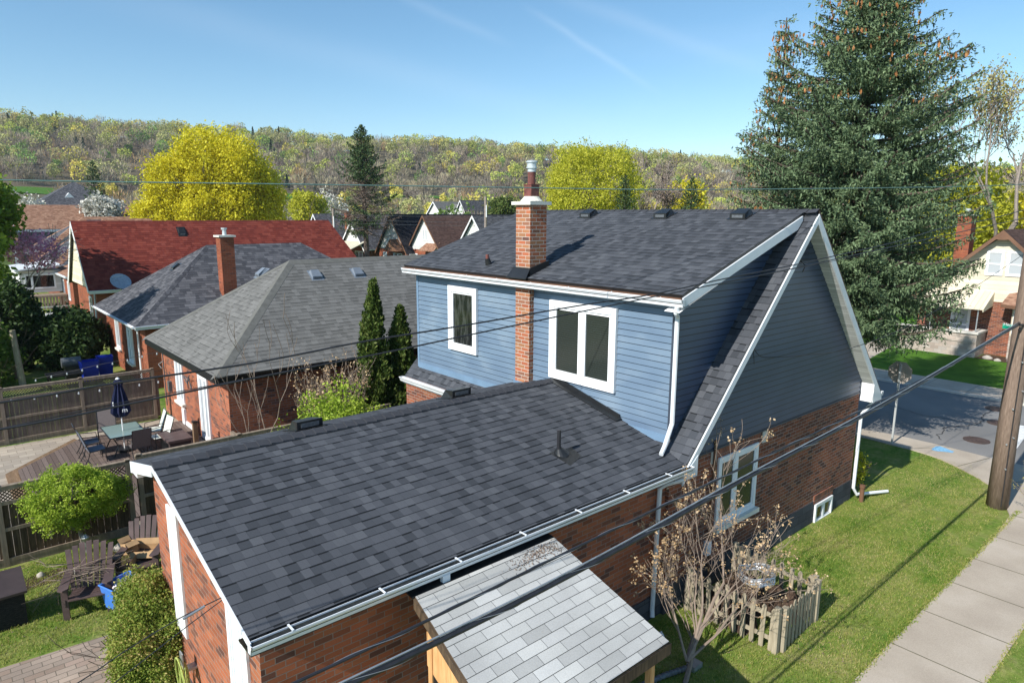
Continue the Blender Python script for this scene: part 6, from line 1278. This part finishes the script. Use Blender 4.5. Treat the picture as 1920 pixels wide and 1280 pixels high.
# ---- conifers built from whorled, drooping branches
def conifer(name,label,base,H,Rm,nb,leaf,seed,z0=.04,step=.24,bl=.2,bw=.09,droop=.25,cones=0,dead=0.0,prof=.72,hang=True,top=1.0,conel=.15,trunk=.3,gap=1.0,bare=0.,cap=99,whorl=0):
    r=np.random.default_rng(seed); x,y,zb=base; t=thing(name,label,'tree',base); m=MB(); lean=r.normal(size=2)*.008*H
    m.tube([(x,y,zb),(x+lean[0]*.5,y+lean[1]*.5,zb+H*.5),(x+lean[0],y+lean[1],zb+H)],[trunk,trunk*.55,.02],9)
    P=[];Dd=[];Rf=[];Ls=[];DP=[];DD=[];CN=[]
    for i in range(nb):
        f=(i+r.uniform(0,1))/nb; f=f**.9
        if whorl: f=min(.995,(round(f*whorl)+r.normal()*.10)/whorl); f=max(f,.001)
        z=zb+H*(z0+(1-z0)*f)*.995; L=Rm*((1-f)**prof)*(1.0 if f>.12 else .75+2*f)*r.uniform(.62,1.12)
        L=min(L,cap*r.uniform(.8,1.06))
        if L<.18: L=.18
        az=i*2.39996+r.normal()*.25; el=.35*f-droop*(1-f)+r.normal()*.07
        hv=np.array([math.cos(az),math.sin(az),0.]); o=np.array([x+lean[0]*f,y+lean[1]*f,z]); n=max(5,int(L/.35)); s=np.linspace(0,1,n+1)
        zz=L*(math.tan(el)*s-droop*.55*s*(1-s)*(1-f)*1.6+.16*(s**3)); B=o+hv*(s[:,None]*L)+np.c_[np.zeros((n+1,2)),zz]
        m.tube([tuple(q) for q in B[::max(1,n//4)]]+[tuple(B[-1])],[.012+.016*L*(1-k/6) for k in range(len(B[::max(1,n//4)])+1)],4,cap=False)
        isd=r.random()<dead*(1 if f<.5 else .1); side=np.array([-hv[1],hv[0],0.])
        st=np.arange(.10 if not bare else .35,1,step/L)
        for sv in st:
            q=sv*n; k=min(n-1,int(q)); c=B[k]+(B[k+1]-B[k])*(q-k); tan=B[k+1]-B[k]; tan/=np.linalg.norm(tan)
            for sgn in (-1,1):
                rem=L*(1-sv); l2=min(1.5,.40*rem+.34)*r.uniform(.6,1.2); 
                dr=tan*.75+side*sgn*.85+np.array([0,0,r.uniform(-.28,.02)-.12*(1-f)]); dr/=np.linalg.norm(dr)
                k2=max(2,int(l2/(bl*.62))); ss=(np.arange(k2)+r.uniform(0,1,k2))/k2; pts=c+dr*(ss*l2)[:,None]; pts[:,2]-=(ss**2)*l2*.22; pts+=r.normal(size=pts.shape)*.035
                ud=np.tile(dr,(k2,1))+r.normal(size=(k2,3))*.42
                if isd: DP.append(pts[::2]); DD.append(ud[::2])
                else:
                    P.append(pts); Dd.append(ud)
                    if hang and r.random()<.75:
                        hp=pts[::2]+np.array([0,0,-bl*.55]); P.append(hp); Dd.append(np.tile([0,0,-1.],(len(hp),1))+r.normal(size=(len(hp),3))*.3)
        if cones and f>cones and r.random()<.8:
            for _ in range(int(r.integers(3,9))): CN.append(B[-1]-hv*r.uniform(0,.45)*min(L,2.2)+side*r.normal()*.28+np.array([0,0,-.15-r.uniform(0,.12)]))
        if not isd: P.append(B[-3:]+r.normal(size=(3,3))*.03); Dd.append(np.tile(hv+np.array([0,0,.4]),(3,1)))
    m.build('trunk_and_limbs',MT['bark'],t)
    p=np.concatenate(P); d=np.concatenate(Dd); N=len(p); raw('needle_sprays',quads(p,d,bl*r.uniform(.7,1.4,N),bw*r.uniform(.7,1.4,N),r,ref=None),[leaf],t,base)
    if DP: p=np.concatenate(DP); d=np.concatenate(DD); raw('dead_twigs',quads(p,d,bl*2.2,bw*.32,r),[LM['dead']],t,base)
    if CN:
        cn=np.array(CN); cn=np.repeat(cn,2,0); raw('cones',quads(cn+r.normal(size=cn.shape)*.012,np.tile([0,0,-1.],(len(cn),1))+r.normal(size=cn.shape)*.12,conel,conel*.42,r),[LM['cone']],t,base)['kind']='stuff'
    return t
conifer('spruce_tree','huge blue-green spruce towering behind the gable peak',(24,9.95,0),17.4,8.2,262,LM['spruce'],71,.25,.085,.13,.044,.17,cones=.52,conel=.17,trunk=.3,prof=1.15,cap=3.65,whorl=32)
conifer('spruce_tree','narrower cone-laden spruce spire left of the huge one, just behind the roof ridge',(24.6,13.2,0),15.0,3.6,135,LM['spruce'],72,.08,.10,.13,.046,.2,cones=.45,conel=.17,trunk=.18,prof=.95,whorl=28)
conifer('tall_conifer','tall dark conifer with bare brown lower limbs beyond the grey hip roof',(45.9,83.2,0),19.6,5.6,190,LM['pine'],73,.28,.3,.34,.15,.1,dead=.75,prof=.75,trunk=.42)
conifer('narrow_conifer','dark narrow conifer left of the large yellow maple',(24.5,142,0),17.0,3.9,80,LM['pine'],74,.1,.4,.45,.2,.2,trunk=.3)
conifer('small_conifer','dark green conical evergreen at the foot of the big lime yellow tree',(53.8,44.7,0),12.0,2.3,110,LM['pine'],75,.1,.22,.26,.12,.1,trunk=.2)
conifer('small_conifer','small green conifer left of the big spruce, above the roof ridge',(66,45.2,0),12.2,2.9,100,LM['pine'],76,.1,.25,.3,.13,.15,trunk=.2)
# ---- grass: blades over the near lawns
r=np.random.default_rng(81)
def scatter(x0,x1,y0,y1,n,hh):
    p=np.c_[r.uniform(x0,x1,n),r.uniform(y0,y1,n),np.full(n,hh*.4)]; d=np.c_[r.normal(size=(n,2))*.55,np.ones(n)]; return p,d
parts=[scatter(8.5,18,4.02,7.3,34000,.05),scatter(18,25,4.3,7.4,16000,.05),scatter(-1.5,3.0,14.1,18.2,22000,.06),scatter(13,20,1.2,2.4,6000,.05),scatter(-1.5,2.4,14.8,17.9,2500,.12)]
pp=np.concatenate([a for a,b in parts]); dd=np.concatenate([b for a,b in parts])
keep=~((pp[:,0]>21)&(pp[:,1]<4.1+(pp[:,0]-21)*.45)); pp=pp[keep]; dd=dd[keep]
tag(raw('lawn_grass',quads(pp,dd,r.uniform(.04,.085,len(pp)),.011,r),[LM['grass']]),kind='stuff')
n=350; q=np.c_[r.uniform(-2,3,n),r.uniform(14.5,18,n),np.full(n,.035)]; q2=np.c_[r.uniform(9,13,160),r.uniform(4.2,7.2,160),np.full(160,.03)]; q=np.r_[q,q2]
tag(raw('fallen_leaves',quads(q,r.normal(size=q.shape)*np.array([1,1,.2]),.04,.026,r,ref=np.c_[r.normal(size=(len(q),2)),np.zeros(len(q))]),[LM['dead']]),kind='stuff')

# ragged turf edge along the pavement, litter on the lean-to and the lawn edges
r=np.random.default_rng(91); xs=r.uniform(6,22,5200); ys=np.where(r.random(5200)<.62,4.0+r.normal(size=5200)*.035,2.46+r.normal(size=5200)*.03); ok=~((xs>20.3)&(ys<3)); xs,ys=xs[ok],ys[ok]
q=np.c_[xs,ys,np.full(len(xs),.045)]; tag(raw('edge_grass',quads(q,np.c_[r.normal(size=(len(q),2))*.8,np.ones(len(q))],.07,.014,r),[LM['grass']]),kind='stuff')
n=420; a=r.normal(size=(n,2))*np.array([.30,.07]); x=6.55+a[:,0]; y=6.84+a[:,1]-abs(a[:,0])*.15; ok=(x<6.9)&(x>5.3)&(y<6.95); x,y=x[ok],y[ok]; q=np.c_[x,y,tz(y)+.012]
tag(raw('roof_litter',quads(q,r.normal(size=q.shape)*np.array([1,1,.2]),.03,.02,r),[LM['dead']]),kind='stuff')

# ---- thin air between the camera and the wooded escarpment
m=MB(); m.box(-900,-900,-3,1100,1100,100); hz_=m.build('haze',None,loc=(0,0,0),mats=[]) if False else None
me=D.meshes.new('haze'); me.from_pydata(m.v,[],m.f); hz_=D.objects.new('haze',me); COL.objects.link(hz_)
hm=D.materials.new('thin_air'); hm.use_nodes=True; hn=hm.node_tree; hn.nodes.clear(); ov=hn.nodes.new('ShaderNodeOutputMaterial'); pv=hn.nodes.new('ShaderNodeVolumePrincipled'); pv.inputs['Color'].default_value=(.82,.90,1,1); pv.inputs['Density'].default_value=.00014; pv.inputs['Anisotropy'].default_value=.2
hn.links.new(pv.outputs[0],ov.inputs['Volume']); me.materials.append(hm); tag(hz_,kind='stuff')
